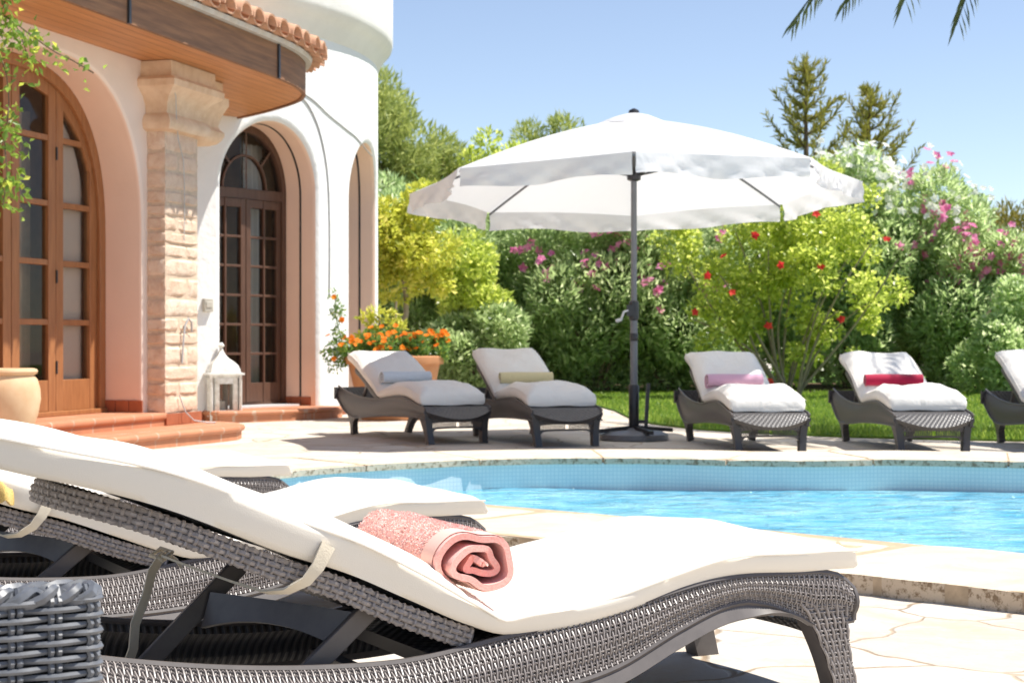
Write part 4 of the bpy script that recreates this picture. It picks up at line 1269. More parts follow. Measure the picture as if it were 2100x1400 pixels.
cm = MB(); cm.grid(lambda u, v: f_map(-2.55+1.75*u, .28+2.3*v, D1+.14+.02*math.sin(u*60)), 80, 4); cm.build('pane_backing', simple('brown_pane_backing', (.58,.38,.24), .9, .1, .15, 4), door)  # brown backing sheet, added to lighten the dark left-hand panes
# rooms behind the doors
mb = MB()
def room(mp, s0, s1, d0, d1, z1):
    P = [mp(s_, z, d) for d in (d0, d1) for s_, z in ((s0,0.1),(s1,0.1),(s1,z1),(s0,z1))]
    mb.add(P, [(4,5,6,7), (0,4,7,3), (1,2,6,5), (3,7,6,2), (0,1,5,4)])
room(f_map, -3.2, .55, .47, 1.1, 3.05)
for (sc, r, sp, top, e, dep, p) in ar[:2]: room(t_map, sc-.78, sc+.78, dep+.02, 2.6, 3.15)
mb.build('room_wall', M['interior'], villa)

# soffit, fascia and clay tiles of the porch
EAVE = [(-6,.57),(-3,.57),(-1,.57),(.4,.57),(1.2,.555),(1.79,.45),(2.15,.30),(2.45,.09),(2.81,-.27),(3.08,-.58),(3.34,-.93),(3.5,-1.25)]
def cr_open(pts, n=8):
    P = [Vector((*p, 0)) for p in pts]; P = [P[0]*2-P[1]] + P + [P[-1]*2-P[-2]]; out = []
    for i in range(1, len(P)-2):
        p0, p1, p2, p3 = P[i-1:i+3]
        for j in range(n):
            t = j/n; q = .5*((2*p1)+(p2-p0)*t+(2*p0-5*p1+4*p2-p3)*t*t+(3*p1-p0-3*p2+p3)*t**3); out.append((q.x, q.y))
    out.append((P[-2].x, P[-2].y)); return out
EV = cr_open(EAVE)
mb = MB(); V = []; F = []
for (a, nn) in EV: V += [FA(a, nn-.035, 3.06), FA(a, min(FN-.05, nn-.3) if a < .7 else min(-1.6, nn-.3), 3.06)]
F = [(2*i, 2*i+2, 2*i+3, 2*i+1) for i in range(len(EV)-1)]
mb.add(V, F); mb.build('soffit', M['soffit'], villa, smooth=False)
def eoff(i, o):
    a = Vector(EV[max(i-1,0)]); b = Vector(EV[min(i+1,len(EV)-1)]); t = (b-a).normalized(); return (EV[i][0]-t.y*o, EV[i][1]+t.x*o)
def prof_sweep(mb, prof):
    V = []; F = []; k = len(prof)
    for i in range(len(EV)):
        for (o, z) in prof:
            q = eoff(i, o); V.append(FA(q[0], q[1], z))
    for i in range(len(EV)-1):
        for j in range(k): F.append((i*k+j, (i+1)*k+j, (i+1)*k+(j+1)%k, i*k+(j+1)%k))
    F += [tuple(range(k)), tuple((len(EV)-1)*k+j for j in range(k))]
    mb.add(V, F)
mb = MB(); prof_sweep(mb, [(-.035,3.045),(0,3.045),(0,3.33),(-.035,3.33)])
fa_ = mb.build('fascia', M['fascia'], villa, angle=30)
for s_ in (-3.4, -1.55, .95):
    mb = MB(); i = int(np.argmin([abs(q[0]-s_) for q in EV])); q = eoff(i, .004); p = FA(q[0], q[1], 3.187)
    mb.box(p, (.03,.03,.29), Matrix.Rotation(ANG, 3, 'Z')); mb.build('fascia_joint', M['dark_metal'], fa_)
mb = MB(); prof_sweep(mb, [(-.25,3.332),(.05,3.332),(.06,3.372),(-.25,3.41)]); mb.build('eave_mortar', M['mortar'], villa, angle=30)
# barrel tiles
el = [0]
for a, b in zip(EV, EV[1:]): el.append(el[-1]+math.dist(a, b))
mb = MB(); mbu = MB(); k = 0; sp_ = .262
while True:
    s_ = .05 + k*sp_; k += 1
    if s_ > el[-1]: break
    i = min(int(np.searchsorted(el, s_)), len(EV)-1); i = max(i, 1); t = (s_-el[i-1])/(el[i]-el[i-1])
    a = EV[i-1][0]+(EV[i][0]-EV[i-1][0])*t; nn = EV[i-1][1]+(EV[i][1]-EV[i-1][1])*t
    tx, ty = EV[i][0]-EV[i-1][0], EV[i][1]-EV[i-1][1]; l = math.hypot(tx, ty); tx /= l; ty /= l
    ox, oy = -ty, tx
    rj = random.Random(k)
    for q in range(3):         # three courses
        s0, s1 = .21 - q*.42 + rj.uniform(-.015,.015), -.34 - q*.42
        z0, z1 = 3.345 + q*.11, 3.345 + q*.11 + .165
        jit = rj.uniform(-.02, .02); lean = rj.uniform(-.02,.02)
        def tile(u, v, r0=.108, r1=.084):
            r_ = r0+(r1-r0)*u; th = PI*v; ss = s0+(s1-s0)*u
            # tiles converge where the eave curves
            c_ = math.cos(th)*r_ + jit*(1-u); 
            return FA(a+ox*ss+tx*c_, nn+oy*ss+ty*c_, z0+(z1-z0)*u + .035 + math.sin(th)*r_*.85 + lean*math.cos(th)*.3)
        mb.shell(tile, 5, 10, .016)
    for q in range(2):         # channel tiles between
        s0, s1 = .15 - q*.42, -.42 - q*.42; z0, z1 = 3.345+q*.11, 3.345+q*.11+.165
        def chan(u, v):
            r_ = .095-.01*u; th = PI+PI*v; ss = s0+(s1-s0)*u; c_ = math.cos(th)*r_ + sp_/2
            return FA(a+ox*ss+tx*c_, nn+oy*ss+ty*c_, z0+(z1-z0)*u + .06 + math.sin(th)*r_*.6)
        mb.shell(chan, 4, 8, .014)
mb.build('roof_tiles', M['rooftile'], villa, angle=60)
mb = MB(); V = []
for (a, nn) in EV: V += [FA(a, nn-.30, 3.45), FA(min(a, 1.8), min(nn-1.6, -1.2), 4.05)]
mb.add(V, [(2*i, 2*i+2, 2*i+3, 2*i+1) for i in range(len(EV)-1)]); mb.build('roof_deck', M['rooftile'], villa)

# pillar with capital, built of stone courses
def block(mb, a0, a1, n0, n1, z0, z1, jit, r_):
    """rough block: a box subdivided and jittered"""
    bm = bmesh.new(); bmesh.ops.create_cube(bm, size=1)
    bmesh.ops.subdivide_edges(bm, edges=bm.edges[:], cuts=4, use_grid_fill=True)
    V = []; idx = {}
    for v in bm.verts:
        x, y, z = v.co.x+.5, v.co.y+.5, v.co.z+.5
        k = lambda t: t
        e = sum(1 for c in (x, y, z) if c < .01 or c > .99)
        rr_ = .012 if e >= 2 else 0
        sx = (a0+a1)/2 + (x-.5)*(a1-a0-2*rr_); sy = (n0+n1)/2+(y-.5)*(n1-n0-2*rr_); sz = (z0+z1)/2+(z-.5)*(z1-z0-(2*rr_ if e >= 2 else 0))
        idx[v] = len(V); V.append(FA(sx+r_.uniform(-jit,jit), sy+r_.uniform(-jit,jit), sz+r_.uniform(-jit,jit)*.5))
    F = [tuple(idx[v] for v in f.verts) for f in bm.faces]; bm.free(); mb.add(V, F)
mb = MB(); r_ = random.Random(5); z = .12+.09; k = 0
while z < 2.53:
    hgt = r_.uniform(.10, .17)
    if z+hgt > 2.47: hgt = 2.54-z
    if k % 2 == 0: block(mb, .0, .60, FN-.02, .0, z, z+hgt-.001, .0045, r_)
    else:
        m_ = r_.uniform(.22, .42); block(mb, .0, m_-.003, FN-.02, .0, z, z+hgt-.001, .0045, r_); block(mb, m_+.003, .60, FN-.02, .0, z, z+hgt-.001, .0045, r_)
    z += hgt; k += 1
pil = mb.build('stone_pillar', M['stone_block'], villa, angle=32)
mb = MB(); mb.prism([FA(.012,.0-.012,0)[:2], FA(.012,FN,0)[:2], FA(.588,FN,0)[:2], FA(.588,-.012,0)[:2]][::-1], .12, 2.5); mb.build('mortar_core', simple('lime_mortar', (.70,.54,.40), .95, .1, .1, 20, .5, 40, .006), pil)
def cap_ring(o, z): return [FA(-o, o, z), FA(.60+o, o, z), FA(.60+o, FN-.02, z), FA(-o, FN-.02, z)]
mb = MB(); prof = [(.0,2.50),(.055,2.515),(.075,2.55),(.075,2.585),(.055,2.625),(.02,2.645),(.02,2.66),(.03,2.72),(.065,2.78),(.13,2.83),(.155,2.85),(.16,2.90),(.14,2.925),(.10,2.93),(.10,3.055)]
V = []; F = []
for (o, z) in prof: V += cap_ring(o, z)
for j in range(len(prof)-1):
    for i in range(4): F.append((4*j+i, 4*j+(i+1)%4, 4*j+4+(i+1)%4, 4*j+4+i))
F += [(0,1,2,3), tuple(len(V)-4+i for i in range(4))]
mb.add(V, F); mb.build('capital', M['stone'], pil, angle=38)
mb = MB()
for (a0,a1) in ((-.02,.19),(.193,.40),(.403,.61)):
    P = [FA(a_, n_, z_) for z_ in (.122,.215) for a_, n_ in ((a0,.004),(a1,.004),(a1,.020),(a0,.020))]
    mb.add(P, [(3,2,1,0),(4,5,6,7),(0,1,5,4),(1,2,6,5),(2,3,7,6),(3,0,4,7)])
mb.build('pillar_skirting', M['skirting'], pil, bevel=.003)
# second capital on the wall behind the pillar
mb = MB(); V = []; F = []
for (o, z) in [(-.03,2.50),(.02,2.52),(.05,2.55),(.07,2.59),(.07,2.62),(.04,2.65),(.03,2.68),(.05,2.76),(.08,2.82),(.10,2.86),(.10,2.92),(.06,2.94),(.06,3.055)]:
    V += [FA(.85-o, -.12+o, z), FA(1.12+o, -.12+o, z), FA(1.12+o, -.9, z), FA(.85-o, -.9, z)]
for j in range(12):
    for i in range(4): F.append((4*j+i, 4*j+(i+1)%4, 4*j+4+(i+1)%4, 4*j+4+i))
F += [(0,1,2,3), (48,49,50,51)]
mb.add(V, F); mb.build('wall_corbel', M['stone'], villa, angle=38)
# steps
mb = MB(); mb.prism([FA(-5.2,FN-.42,0)[:2], FA(-5.2,.0,0)[:2], FA(-.012,.0,0)[:2], FA(-.012,FN-.42,0)[:2]], .0, .225, bevel=.028); st1 = mb.build('step', M['terra_tile'], villa, angle=35)
low = [(-5.2, FN), (-5.2, .42), (-1.6, .42), (-1.1,.43), (-.75,.45), (-.4,.50), (-.1,.54), (.2,.54), (.45,.46), (.65,.32), (.78,.14), (.82,-.05), (.82,FN-.1)]
mb = MB(); mb.prism([FA(a, nn, 0)[:2] for a, nn in low][::-1] if area([FA(a, nn, 0)[:2] for a, nn in low]) < 0 else [FA(a, nn, 0)[:2] for a, nn in low], .0, .12, bevel=.028); mb.build('step', M['terra_tile'], villa, angle=35)
ts = [t_map(R(t)*TR, 0, -o)[:2] for t, o in ((-48,-.2),(-48,.28),(-44,.36),(-38,.40),(-32,.38),(-28,.34),(-26.2,.28),(-25.6,.05),(-25.6,-.2))]
tin = [t_map(R(t)*TR, 0, .5)[:2] for t in (-26,-36,-48)]
poly = ts + tin
if area(poly) < 0: poly = poly[::-1]
mb = MB(); mb.prism(poly, 0, .115, bevel=.024); mb.build('step', M['terra_tile'], villa, angle=35)
mb = MB(); wbar(mb, t_map, R(-36.1)*TR-.6, R(-36.1)*TR+.6, .116, .135, .16, .42); mb.build('threshold', simple('marble_sill', (.66,.68,.70), .4, .4, .05), villa)
# skirting tiles
mb = MB()
for k in range(3):
    P = [FA(-.083-.0, FN-.36+.122*k, .226), FA(-.083, FN-.36+.122*k+.118, .226)]
    a, b = P; mb.add([a, b, (b[0],b[1],.325), (a[0],a[1],.325), FA(-.07, FN-.36+.122*k, .226), FA(-.07, FN-.36+.122*k+.118, .226), FA(-.07, FN-.36+.122*k+.118, .325), FA(-.07, FN-.36+.122*k, .325)], [(0,1,2,3),(3,2,6,7),(0,4,5,1),(0,3,7,4),(1,5,6,2)])
mb.build('skirting', M['skirting'], villa, bevel=.003); mb = MB()
for t in np.arange(-25.0, -19.0, 1.35): wbar(mb, t_map, R(t)*TR, R(t+1.3)*TR, .0, .10, -.012, .01)
mb.build('skirting', M['skirting'], villa, bevel=.003); mb = MB()
for t in np.arange(-60.0, -46.5, 1.35): wbar(mb, t_map, R(t)*TR, R(t+1.3)*TR, .0, .10, -.012, .01)
mb.build('skirting', M['skirting'], villa, bevel=.003); mb = MB()
s_r = R(-36.1)*TR+.70
for d in (.08,.21,.34): wbar(mb, t_map, s_r-.012, s_r+.004, .115, .21, d, d+.125)
mb.build('skirting', M['skirting'], villa, bevel=.003)
# cables on the tower and the pillar
def cable(pts, r=.007, name='cable'):
    m_ = MB(); m_.tube(pts, r, 6); m_.build(name, M['cable'], villa)
def tpt(deg, z, o=.008): return t_map(R(deg)*TR, z, -o)
def tcurve(q):
    P = cr_open(q, 6); return [tpt(d, z) for d, z in P]
cable(tcurve([(-31.5,3.40),(-29.0,3.28),(-26.8,3.08),(-25.2,2.82),(-24.3,2.55),(-23.9,2.2),(-23.8,1.8),(-23.9,1.3)]), .008)
cable(tcurve([(-31,3.42),(-28,3.36),(-24,3.24),(-19,3.14),(-15,3.08),(-10,2.98),(-6,2.94)]), .007)
cable([FA(-.03,.05,2.93), FA(-.02,.10,2.78), FA(.05,.07,2.62), FA(.16,.03,2.45), FA(.28,.015,2.30), FA(.30,.015,2.1), FA(.305,.012,1.85), FA(.30,.012,1.63)], .004)
cable([FA(.26,.012,.62), FA(.27,.02,.80), FA(.28,.03,.93), FA(.33,.035,.99), FA(.40,.03,.96), FA(.42,.02,.88)], .009)
cable([FA(.22,.01,.36), FA(.25,.05,.22), FA(.32,.09,.15), FA(.42,.16,.128), FA(.50,.20,.126)], .006)
mb = MB(); p = t_map(R(-47.6)*TR, 1.16, -.02); mb.box(p, (.05,.10,.13), Matrix.Rotation(R(-47.6), 3, 'Z')); mb.box(t_map(R(-47.6)*TR, 1.165, -.047), (.01,.07,.06), Matrix.Rotation(R(-47.6), 3, 'Z')); mb.build('wall_socket', M['socket'], villa, bevel=.006)

# ------------------------------------------------------------------ lantern
def lantern():
    px, py = -2.90, 17.02; root = empty('garden_lantern', (px, py, 0)); tag(root, 'tall distressed white metal lantern with a domed top by the tower door', 'lantern')
    rot = Matrix.Rotation(R(28), 3, 'Z'); w = .15
    def P(x, y, z): q = rot @ Vector((x, y, 0)); return (px+q.x, py+q.y, z)
    mb = MB()
    for sx in (-1,1):
        for sy in (-1,1): mb.bar(P(sx*w, sy*w, .0), P(sx*w, sy*w, .47), .026, .026, (1,0,0))
    for z in (.045, .455):
        for i in range(4):
            c = [(-1,-1),(1,-1),(1,1),(-1,1)]; a, b = c[i], c[(i+1)%4]
            mb.bar(P(a[0]*w*.91, a[1]*w*.91, z), P(b[0]*w*.91, b[1]*w*.91, z), .022, .03)
    mb.build('cage', M['lantern'], root, bevel=.003)
    mb = MB()
    c = [(-1,-1),(1,-1),(1,1),(-1,1)]
    for i in range(4):
        a, b = Vector(c[i]), Vector(c[(i+1)%4])
        for t0, t1 in ((.12,.26),(.74,.88)):
            p, q = a.lerp(b, t0)*w, a.lerp(b, t1)*w
            mb.bar(P(*((p+q)/2), .06), P(*((p+q)/2), .44), .006, .05)
        for z in (.09,.41):
            p, q = a.lerp(b,.26)*w, a.lerp(b,.74)*w; mb.bar(P(*p, z), P(*q, z), .006, .06)
    mb.build('door_frame', M['lantern'], root)
    mb = MB(); prof = [(1.22,.468),(1.22,.487),(1.02,.492),(1.0,.52),(.88,.565),(.62,.605),(.38,.635),(.22,.67),(.12,.71),(.07,.745)]
    V = []; F = []
    for (k, z) in prof: V += [P(x*w*k, y*w*k, z) for x, y in c]
    for j in range(len(prof)-1):
        for i in range(4): F.append((4*j+i, 4*j+(i+1)%4, 4*j+4+(i+1)%4, 4*j+4+i))
    F += [(0,1,2,3), tuple(4*len(prof)-4+i for i in range(4))]
    mb.add(V, F); ro = mb.build('domed_top', M['lantern'], root, angle=50)
    mb = MB(); mb.lathe([(.012,.74),(.03,.75),(.032,.765),(.014,.785),(.004,.79)], (px, py, 0), 14); mb.build('finial', M['lantern'], ro)
    mb = MB(); mb.box(P(0,0,.03), (.28,.28,.015), rot); mb.build('base_plate', M['lantern'], root)
    mb = MB(); 
    for i in range(4):
        a, b = Vector(c[i])*w*.97, Vector(c[(i+1)%4])*w*.97
        mb.add([P(a.x,a.y,.06), P(b.x,b.y,.06), P(b.x,b.y,.44), P(a.x,a.y,.44)], [(0,1,2,3)])
    mb.build('pane', M['glass'], root, smooth=False)
    mb = MB(); mb.lathe([(.04,.038),(.042,.05),(.042,.20),(.036,.206),(.006,.206),(.003,.225)], (px, py, 0), 18); 
    mb.build('candle', M['wick'], root)
lantern()

# ------------------------------------------------------------------ pots
def jar():
    px, py = FA(-2.60, .14, 0)[:2]
    px, py = -3.335, 11.25
    root = empty('clay_jar', (px, py, .12)); tag(root, 'round bellied sandy clay jar standing on the porch step', 'jar')
    mb = MB(); mb.lathe([(.11,.0),(.13,.01),(.17,.10),(.205,.20),(.222,.30),(.218,.37),(.20,.43),(.178,.455),(.175,.463)], (px, py, .12), 48); mb.build('body', M['pot'], root)
    mb = MB(); pts = []
    prof = [(.15,.455),(.178,.458),(.197,.468),(.203,.482),(.197,.497),(.178,.503),(.160,.500),(.15,.40)]
    mb.lathe(prof, (px, py, .12), 48); mb.build('rim', M['pot'], root)
    mb = MB(); mb.lathe([(.005,.41),(.152,.41),(.153,.405)], (px, py, .12), 32); mb.build('soil', M['soil'], root)
jar()
# ------------------------------------------------------------------ foliage
def cloud(clumps, n, ln, wd, up=.35, spread=.8, shell=.55):
    C = np.array([c[:3] for c in clumps], float); Rr = np.array([c[3:6] for c in clumps], float)
    w = (Rr.prod(axis=1))**(2/3); w /= w.sum()
    k = rng.choice(len(C), n, p=w)
    d = unit(rng.normal(size=(n, 3))); u = (shell + (1-shell)*rng.uniform(0, 1, n)**.6)[:, None]
    P = C[k] + d*Rr[k]*u
    D = unit(d*.8 + rng.normal(size=(n, 3))*spread*.7 + np.array([0, 0, up]))
    Nn = unit(np.cross(D, rng.normal(size=(n, 3))))
    # turn most blades towards the light so that crowns show bright tops
    Nn = np.where((Nn[:, 2:3] < 0), -Nn, Nn)
    Nn = Nn + np.array([.25, -.25, .30])*rng.uniform(0, 1.2, (n, 1)); Nn = unit(Nn - D*(Nn*D).sum(axis=1, keepdims=True))
    return leaf_quads(P - D*ln*.3, D, Nn, ln*rng.uniform(.65, 1.25, n), wd*rng.uniform(.7, 1.25, n))
def subclumps(c, r, k, rs, seed, jitter=.25, low=-1.0):
    g = np.random.default_rng(seed); out = []
    while len(out) < k:
        d = g.normal(size=3); d /= np.linalg.norm(d)
        if d[2] < low: continue
        u = g.uniform(.35, 1.0)
        s = rs*g.uniform(.65, 1.3)
        out.append((c[0]+d[0]*r[0]*u, c[1]+d[1]*r[1]*u, max(c[2]+d[2]*r[2]*u, s*.6), s*g.uniform(.8,1.25), s*g.uniform(.8,1.2), s*g.uniform(.7,1.1)))
    return out
def stems(mb, base, tips, r0, r1, sway=.15, seed=0):
    r = random.Random(seed)
    for t in tips:
        b = Vector((base[0]+r.uniform(-.12,.12), base[1]+r.uniform(-.12,.12), base[2])); e = Vector(t); pts = []
        ox, oy = r.uniform(-sway, sway), r.uniform(-sway, sway)
        for k in range(9):
            q = b.lerp(e, k/8); a = math.sin(PI*k/8)
            pts.append((q.x+ox*a, q.y+oy*a, q.z + .10*a))
        mb.tube(pts, [r0+(r1-r0)*k/8 for k in range(9)], 6)
def flower_pts(clumps, n, seed, front=True, topz=None):
    g = np.random.default_rng(seed); out = []
    C = np.array(clumps)
    while len(out) < n:
        c = C[g.integers(len(C))]; d = g.normal(size=3); d /= np.linalg.norm(d)
        if d[1] > .2: continue
        p = c[:3] + d*c[3:6]*1.05
        if topz and p[2] < topz: continue
        out.append((p, d))
    return out
def blossoms(name, pts, rad, m, parent, cluster=1, seed=0, petals=5):
    g = np.random.default_rng(seed); P = []; D = []; NN = []
    for (p, d) in pts:
        for c in range(cluster):
            q = p + (g.normal(size=3)*rad*1.5 if cluster > 1 else 0)
            ax = unit((d + g.normal(size=3)*.4 + np.array([0,-.5,.2]))[None])[0]
            s = np.cross(ax, [0.1,0.2,1]); s /= np.linalg.norm(s); t = np.cross(ax, s)
            a0 = g.uniform(0, 6)
            for k in range(petals):
                a = a0+2*PI*k/petals; dd = s*math.cos(a)+t*math.sin(a)
                P.append(q); D.append(dd*.92 + ax*.38); NN.append(ax*.92 - dd*.38)
    P = np.array(P); D = unit(np.array(D)); NN = unit(np.array(NN)); n = len(P)
    V = leaf_quads(P, D, NN, np.full(n, rad)*rng.uniform(.8, 1.2, n), np.full(n, rad*.95))
    return raw_mesh(name, V, quads(n), m, parent)

def shrub(name, label, cat, group, c, r, k, rs, n, ln, wd, m, seed, bark=None, flowers=(), ntip=6, up=.35, spread=.8, low=-1.0):
    root = empty(name, (c[0], c[1], 0)); tag(root, label, cat, group)
    cl = subclumps(c, r, k, rs, seed, low=low)
    raw_mesh('crown', cloud(cl, n, ln, wd, up, spread), quads(n), m, root)
    mb = MB(); rr_ = random.Random(seed); tips = [cl[rr_.randrange(len(cl))][:3] for _ in range(ntip)]
    stems(mb, (c[0], c[1], 0), tips, .035, .008, .2, seed); mb.build('trunk', bark or M['bark'], root)
    for (mm, cnt, rad, clus, tz, nm) in flowers:
        blossoms('blossoms', flower_pts(cl, cnt, seed+cnt, topz=tz), rad, M[mm], root, clus, seed)
    return root, cl
gO = 'oleander shrubs along the garden edge'
def at(px, d): return (px-1050)/3500*d
def zz(y, d): return .8 + (700-y)/3500*d
OL = [ # px, d, top z, half width, material, flowers, label
 (800, 26.0, 3.65, 1.0, 'oleander_light', [('f_white', 24, .06, 5, 2.0, '')], 'pale green shrub with white blossoms right beside the tower'),
 (935, 25.6, 2.75, 1.15, 'oleander', [('f_white', 5, .05, 3, 1.5, ''), ('f_orange', 3, .05, 3, 1.5, '')], 'dark green shrub behind the lounger with the yellow towel'),
 (1085, 26.2, 2.95, 1.2, 'oleander', [], 'dense dark green shrub without blossoms left of the parasol pole'),
 (1215, 25.4, 2.95, 1.1, 'oleander', [('f_pink', 22, .075, 6, 1.5, '')], 'dark shrub with magenta blossom clusters beside the parasol pole'),
 (1375, 25.9, 3.15, 1.2, 'oleander', [('f_pink', 14, .07, 5, 1.4, '')], 'dark shrub with a few pink blossoms right of the parasol pole'),
 (1520, 26.6, 3.45, 1.3, 'oleander', [], 'dark green shrub behind the red flowered hibiscus'),
 (1745, 26.8, 4.75, 1.05, 'oleander_light', [('f_white', 60, .075, 6, 2.9, '')], 'tall oleander crowned with white blossoms behind the hibiscus'),
 (1895, 27.2, 4.05, 1.15, 'oleander_light', [('f_white', 24, .07, 5, 2.7, ''), ('f_pink', 24, .075, 6, 1.8, '')], 'tall oleander with white tops and pink sides'),
 (2010, 26.4, 2.60, .95, 'oleander_light', [('f_pink', 30, .075, 6, 1.2, '')], 'rosy oleander with many pink blossoms near the golden cypress'),
]
for i, (px, d, tz, hw, mm, fl, lab) in enumerate(OL):
    x = at(px, d); dense = 22000
    shrub('oleander_shrub', lab, 'shrub', gO, (x, d, tz*.47), (hw, .85, tz*.46), 38, .42, dense, .15, .042, M[mm], 20+i, None, fl, 7, .5)
# low bright bush at the right
shrub('round_bush', 'small bright bush with pale glossy leaves low at the right edge', 'bush', None, (at(2075, 24.5), 24.5, .75), (.75, .6, .8), 22, .34, 9000, .11, .055, M['oleander_light'], 51, None, (), 5)
shrub('round_bush', 'low dark bush on the lawn edge between planter and far lounger', 'bush', None, (at(965, 23.6), 23.6, .70), (.95, .5, .85), 30, .32, 13000, .11, .05, M['oleander'], 52, None, (), 5)
# hibiscus
hx, hd = at(1610, 23.0), 23.0
root = empty('hibiscus_bush', (hx, hd, 0)); tag(root, 'sprawling light green hibiscus with red flowers and bare arching stems', 'bush')
cl = subclumps((hx+.15, hd, 1.85), (1.95, .85, 1.35), 88, .225, 61)
cl = [c for c in cl if c[2] > .75 + .10*abs(c[0]-hx)] + subclumps((hx+.25, hd+.15, .75), (1.35, .5, .45), 18, .17, 63)
raw_mesh('crown', cloud(cl, 14500, .080, .058, .35, .8, .2), quads(14500), M['hibiscus'], root)
mb = MB(); rr_ = random.Random(8)
tips = [(hx+dx, hd-.25+rr_.uniform(-.3,.2), z) for dx, z in ((-1.45,1.95),(-1.25,1.1),(-.95,1.7),(-.6,1.4),(-.3,2.0),(-.05,1.5),(.2,2.1),(.45,1.5),(.8,1.9),(1.1,1.35),(1.45,1.9),(.65,1.2),(-.75,2.3),(1.2,2.2))]
stems(mb, (hx+.05, hd-.1, 0), tips, .024, .008, .20, 8); mb.build('trunk', M['palebark'], root)
HF = [(1425,640),(1450,565),(1482,527),(1548,482),(1672,440),(1680,548),(1812,352),(1756,356),(1815,492),(1576,668),(1578,783),(1600,545),(1725,655),(1500,600)]
blossoms('blossoms', [(np.array((at(px, hd-.75), hd-.75-.05*(i%3), zz(y, hd-.75))), np.array((0,-1,.2))) for i, (px, y) in enumerate(HF) if y > 400], .062, M['f_red'], root, 1, 3, 5)
# lemon tree and yellow bush
def small_tree(name, label, cat, px, d, zc, rx, rz_, k, n, ln, wd, m, seed, bark, rs=.26, group=None, base_px=None, flowers=()):
    x = at(px, d); root = empty(name, (x, d, 0)); tag(root, label, cat, group)
    cl = subclumps((x, d, zc), (rx, rx*.8, rz_), k, rs, seed)
    raw_mesh('crown', cloud(cl, n, ln, wd, .3), quads(n), m, root)
    mb = MB(); bx = at(base_px, d) if base_px else x
    r_ = random.Random(seed); z1 = zc-rz_*.7
    pts = [(bx+(x-bx)*k_/8+.04*math.sin(k_*1.3), d+.03*math.cos(k_), z1*k_/8) for k_ in range(9)]
    mb.tube(pts, [.055-.003*k_ for k_ in range(9)], 8)
    for _ in range(8):
        c = cl[r_.randrange(len(cl))]; a = Vector(pts[-1]); e = Vector(c[:3])
        mb.tube([a.lerp(e, t/5) + Vector((0,0,.12*math.sin(PI*t/5))) for t in range(6)], [.03-.0045*t for t in range(6)], 5)
    mb.build('trunk', bark, root)
    return root
small_tree('lemon_tree', 'small yellow green tree with a thin pale trunk behind the marigold planter', 'tree', 835, 22.3, 2.05, .62, .72, 26, 7000, .10, .055, M['lemon'], 71, M['palebark'], base_px=800)
small_tree('lemon_tree', 'lower yellow green tree between the planter and the white parasol', 'tree', 950, 24.0, 1.55, .62, .62, 22, 4600, .10, .05, M['hibiscus'], 72, M['palebark'], base_px=940)
# trees behind
def tree(name, label, px, d, ztop, zlow, rx, k, n, ln, wd, m, seed, rs, group='trees beyond the garden', up=.6, spread=.6):
    x = at(px, d); root = empty(name, (x, d, 0)); tag(root, label, 'tree', group)
    zc = (ztop+zlow)/2; cl = subclumps((x, d, zc), (rx, rx, (ztop-zlow)/2-rs*.5), k, rs, seed)
    raw_mesh('crown', cloud(cl, n, ln, wd, up, spread, .35), quads(n), m, root)
    mb = MB(); r_ = random.Random(seed)
    pts = [(x+.06*math.sin(k_), d, zc*k_/8) for k_ in range(9)]; mb.tube(pts, [.16-.009*k_ for k_ in range(9)], 8)
    for _ in range(12):
        c = cl[r_.randrange(len(cl))]; a = Vector(pts[r_.randrange(4, 9)]); e = Vector(c[:3]); mb.tube([a.lerp(e, t/4)+Vector((0,0,.1*math.sin(PI*t/4))) for t in range(5)], [.05-.009*t for t in range(5)], 5)
    mb.build('trunk', M['bark'], root); return root
tree('pine_tree', 'tall bright pine rising beside the tower roofline', 795, 33, zz(75, 33), 1.5, .85, 50, 17000, .20, .035, M['pine'], 81, .46)
tree('pine_tree', 'shorter pine peeping up behind the agave', 905, 34, zz(225, 34), 1.4, .75, 30, 9000, .20, .035, M['pine'], 82, .4)
tree('broadleaf_tree', 'olive green tree with reddish tips left of the parasol top', 1010, 33, zz(240, 33), 1.4, .75, 30, 9000, .14, .05, M['hibiscus'], 83, .36)
tree('pine_tree', 'pine crown just above the left slope of the parasol', 1118, 35, zz(215, 35), 1.5, .75, 34, 9000, .20, .035, M['pine'], 84, .36)
tree('broadleaf_tree', 'dark round tree hidden behind the parasol canopy', 1330, 33, 3.3, 1.2, 1.3, 30, 9000, .15, .06, M['hedge'], 85, .45)
# agave like plant with tall blades
def agave():
    d = 29.5; x = at(890, d); root = empty('yucca', (x, d, 0)); tag(root, 'spiky plant with long upright pale blades behind the shrubs', 'plant')
    mb = MB(); r_ = random.Random(4); mb.tube([(x, d, 0), (x+.05, d, 1.2), (x, d, 2.7)], [.14,.12,.10], 8); mb.build('trunk', M['bark'], root)
    V = []; F = []
    for i in range(70):
        a = r_.uniform(0, 2*PI); t = r_.uniform(.1, 1.25); ln = r_.uniform(.9, 1.35); w = r_.uniform(.05,.085)
        pts = []
        for k in range(6):
            q = k/5; e = t + .5*q*q; pts.append((math.sin(e)*ln*q, math.cos(e*.85)*ln*q))
        b = len(V)
        for k, (rad, z) in enumerate(pts):
            ww = w*(1-(k/5)**1.6)*.5+.002
            px_, py_ = x+math.cos(a)*rad, d+math.sin(a)*rad
            V += [(px_-math.sin(a)*ww, py_+math.cos(a)*ww, 2.6+z), (px_+math.sin(a)*ww, py_-math.cos(a)*ww, 2.6+z)]
        for k in range(5): F.append((b+2*k, b+2*k+2, b+2*k+3, b+2*k+1))
    raw_mesh('blades', np.array(V), np.array(F), M['agave'], root)
agave()
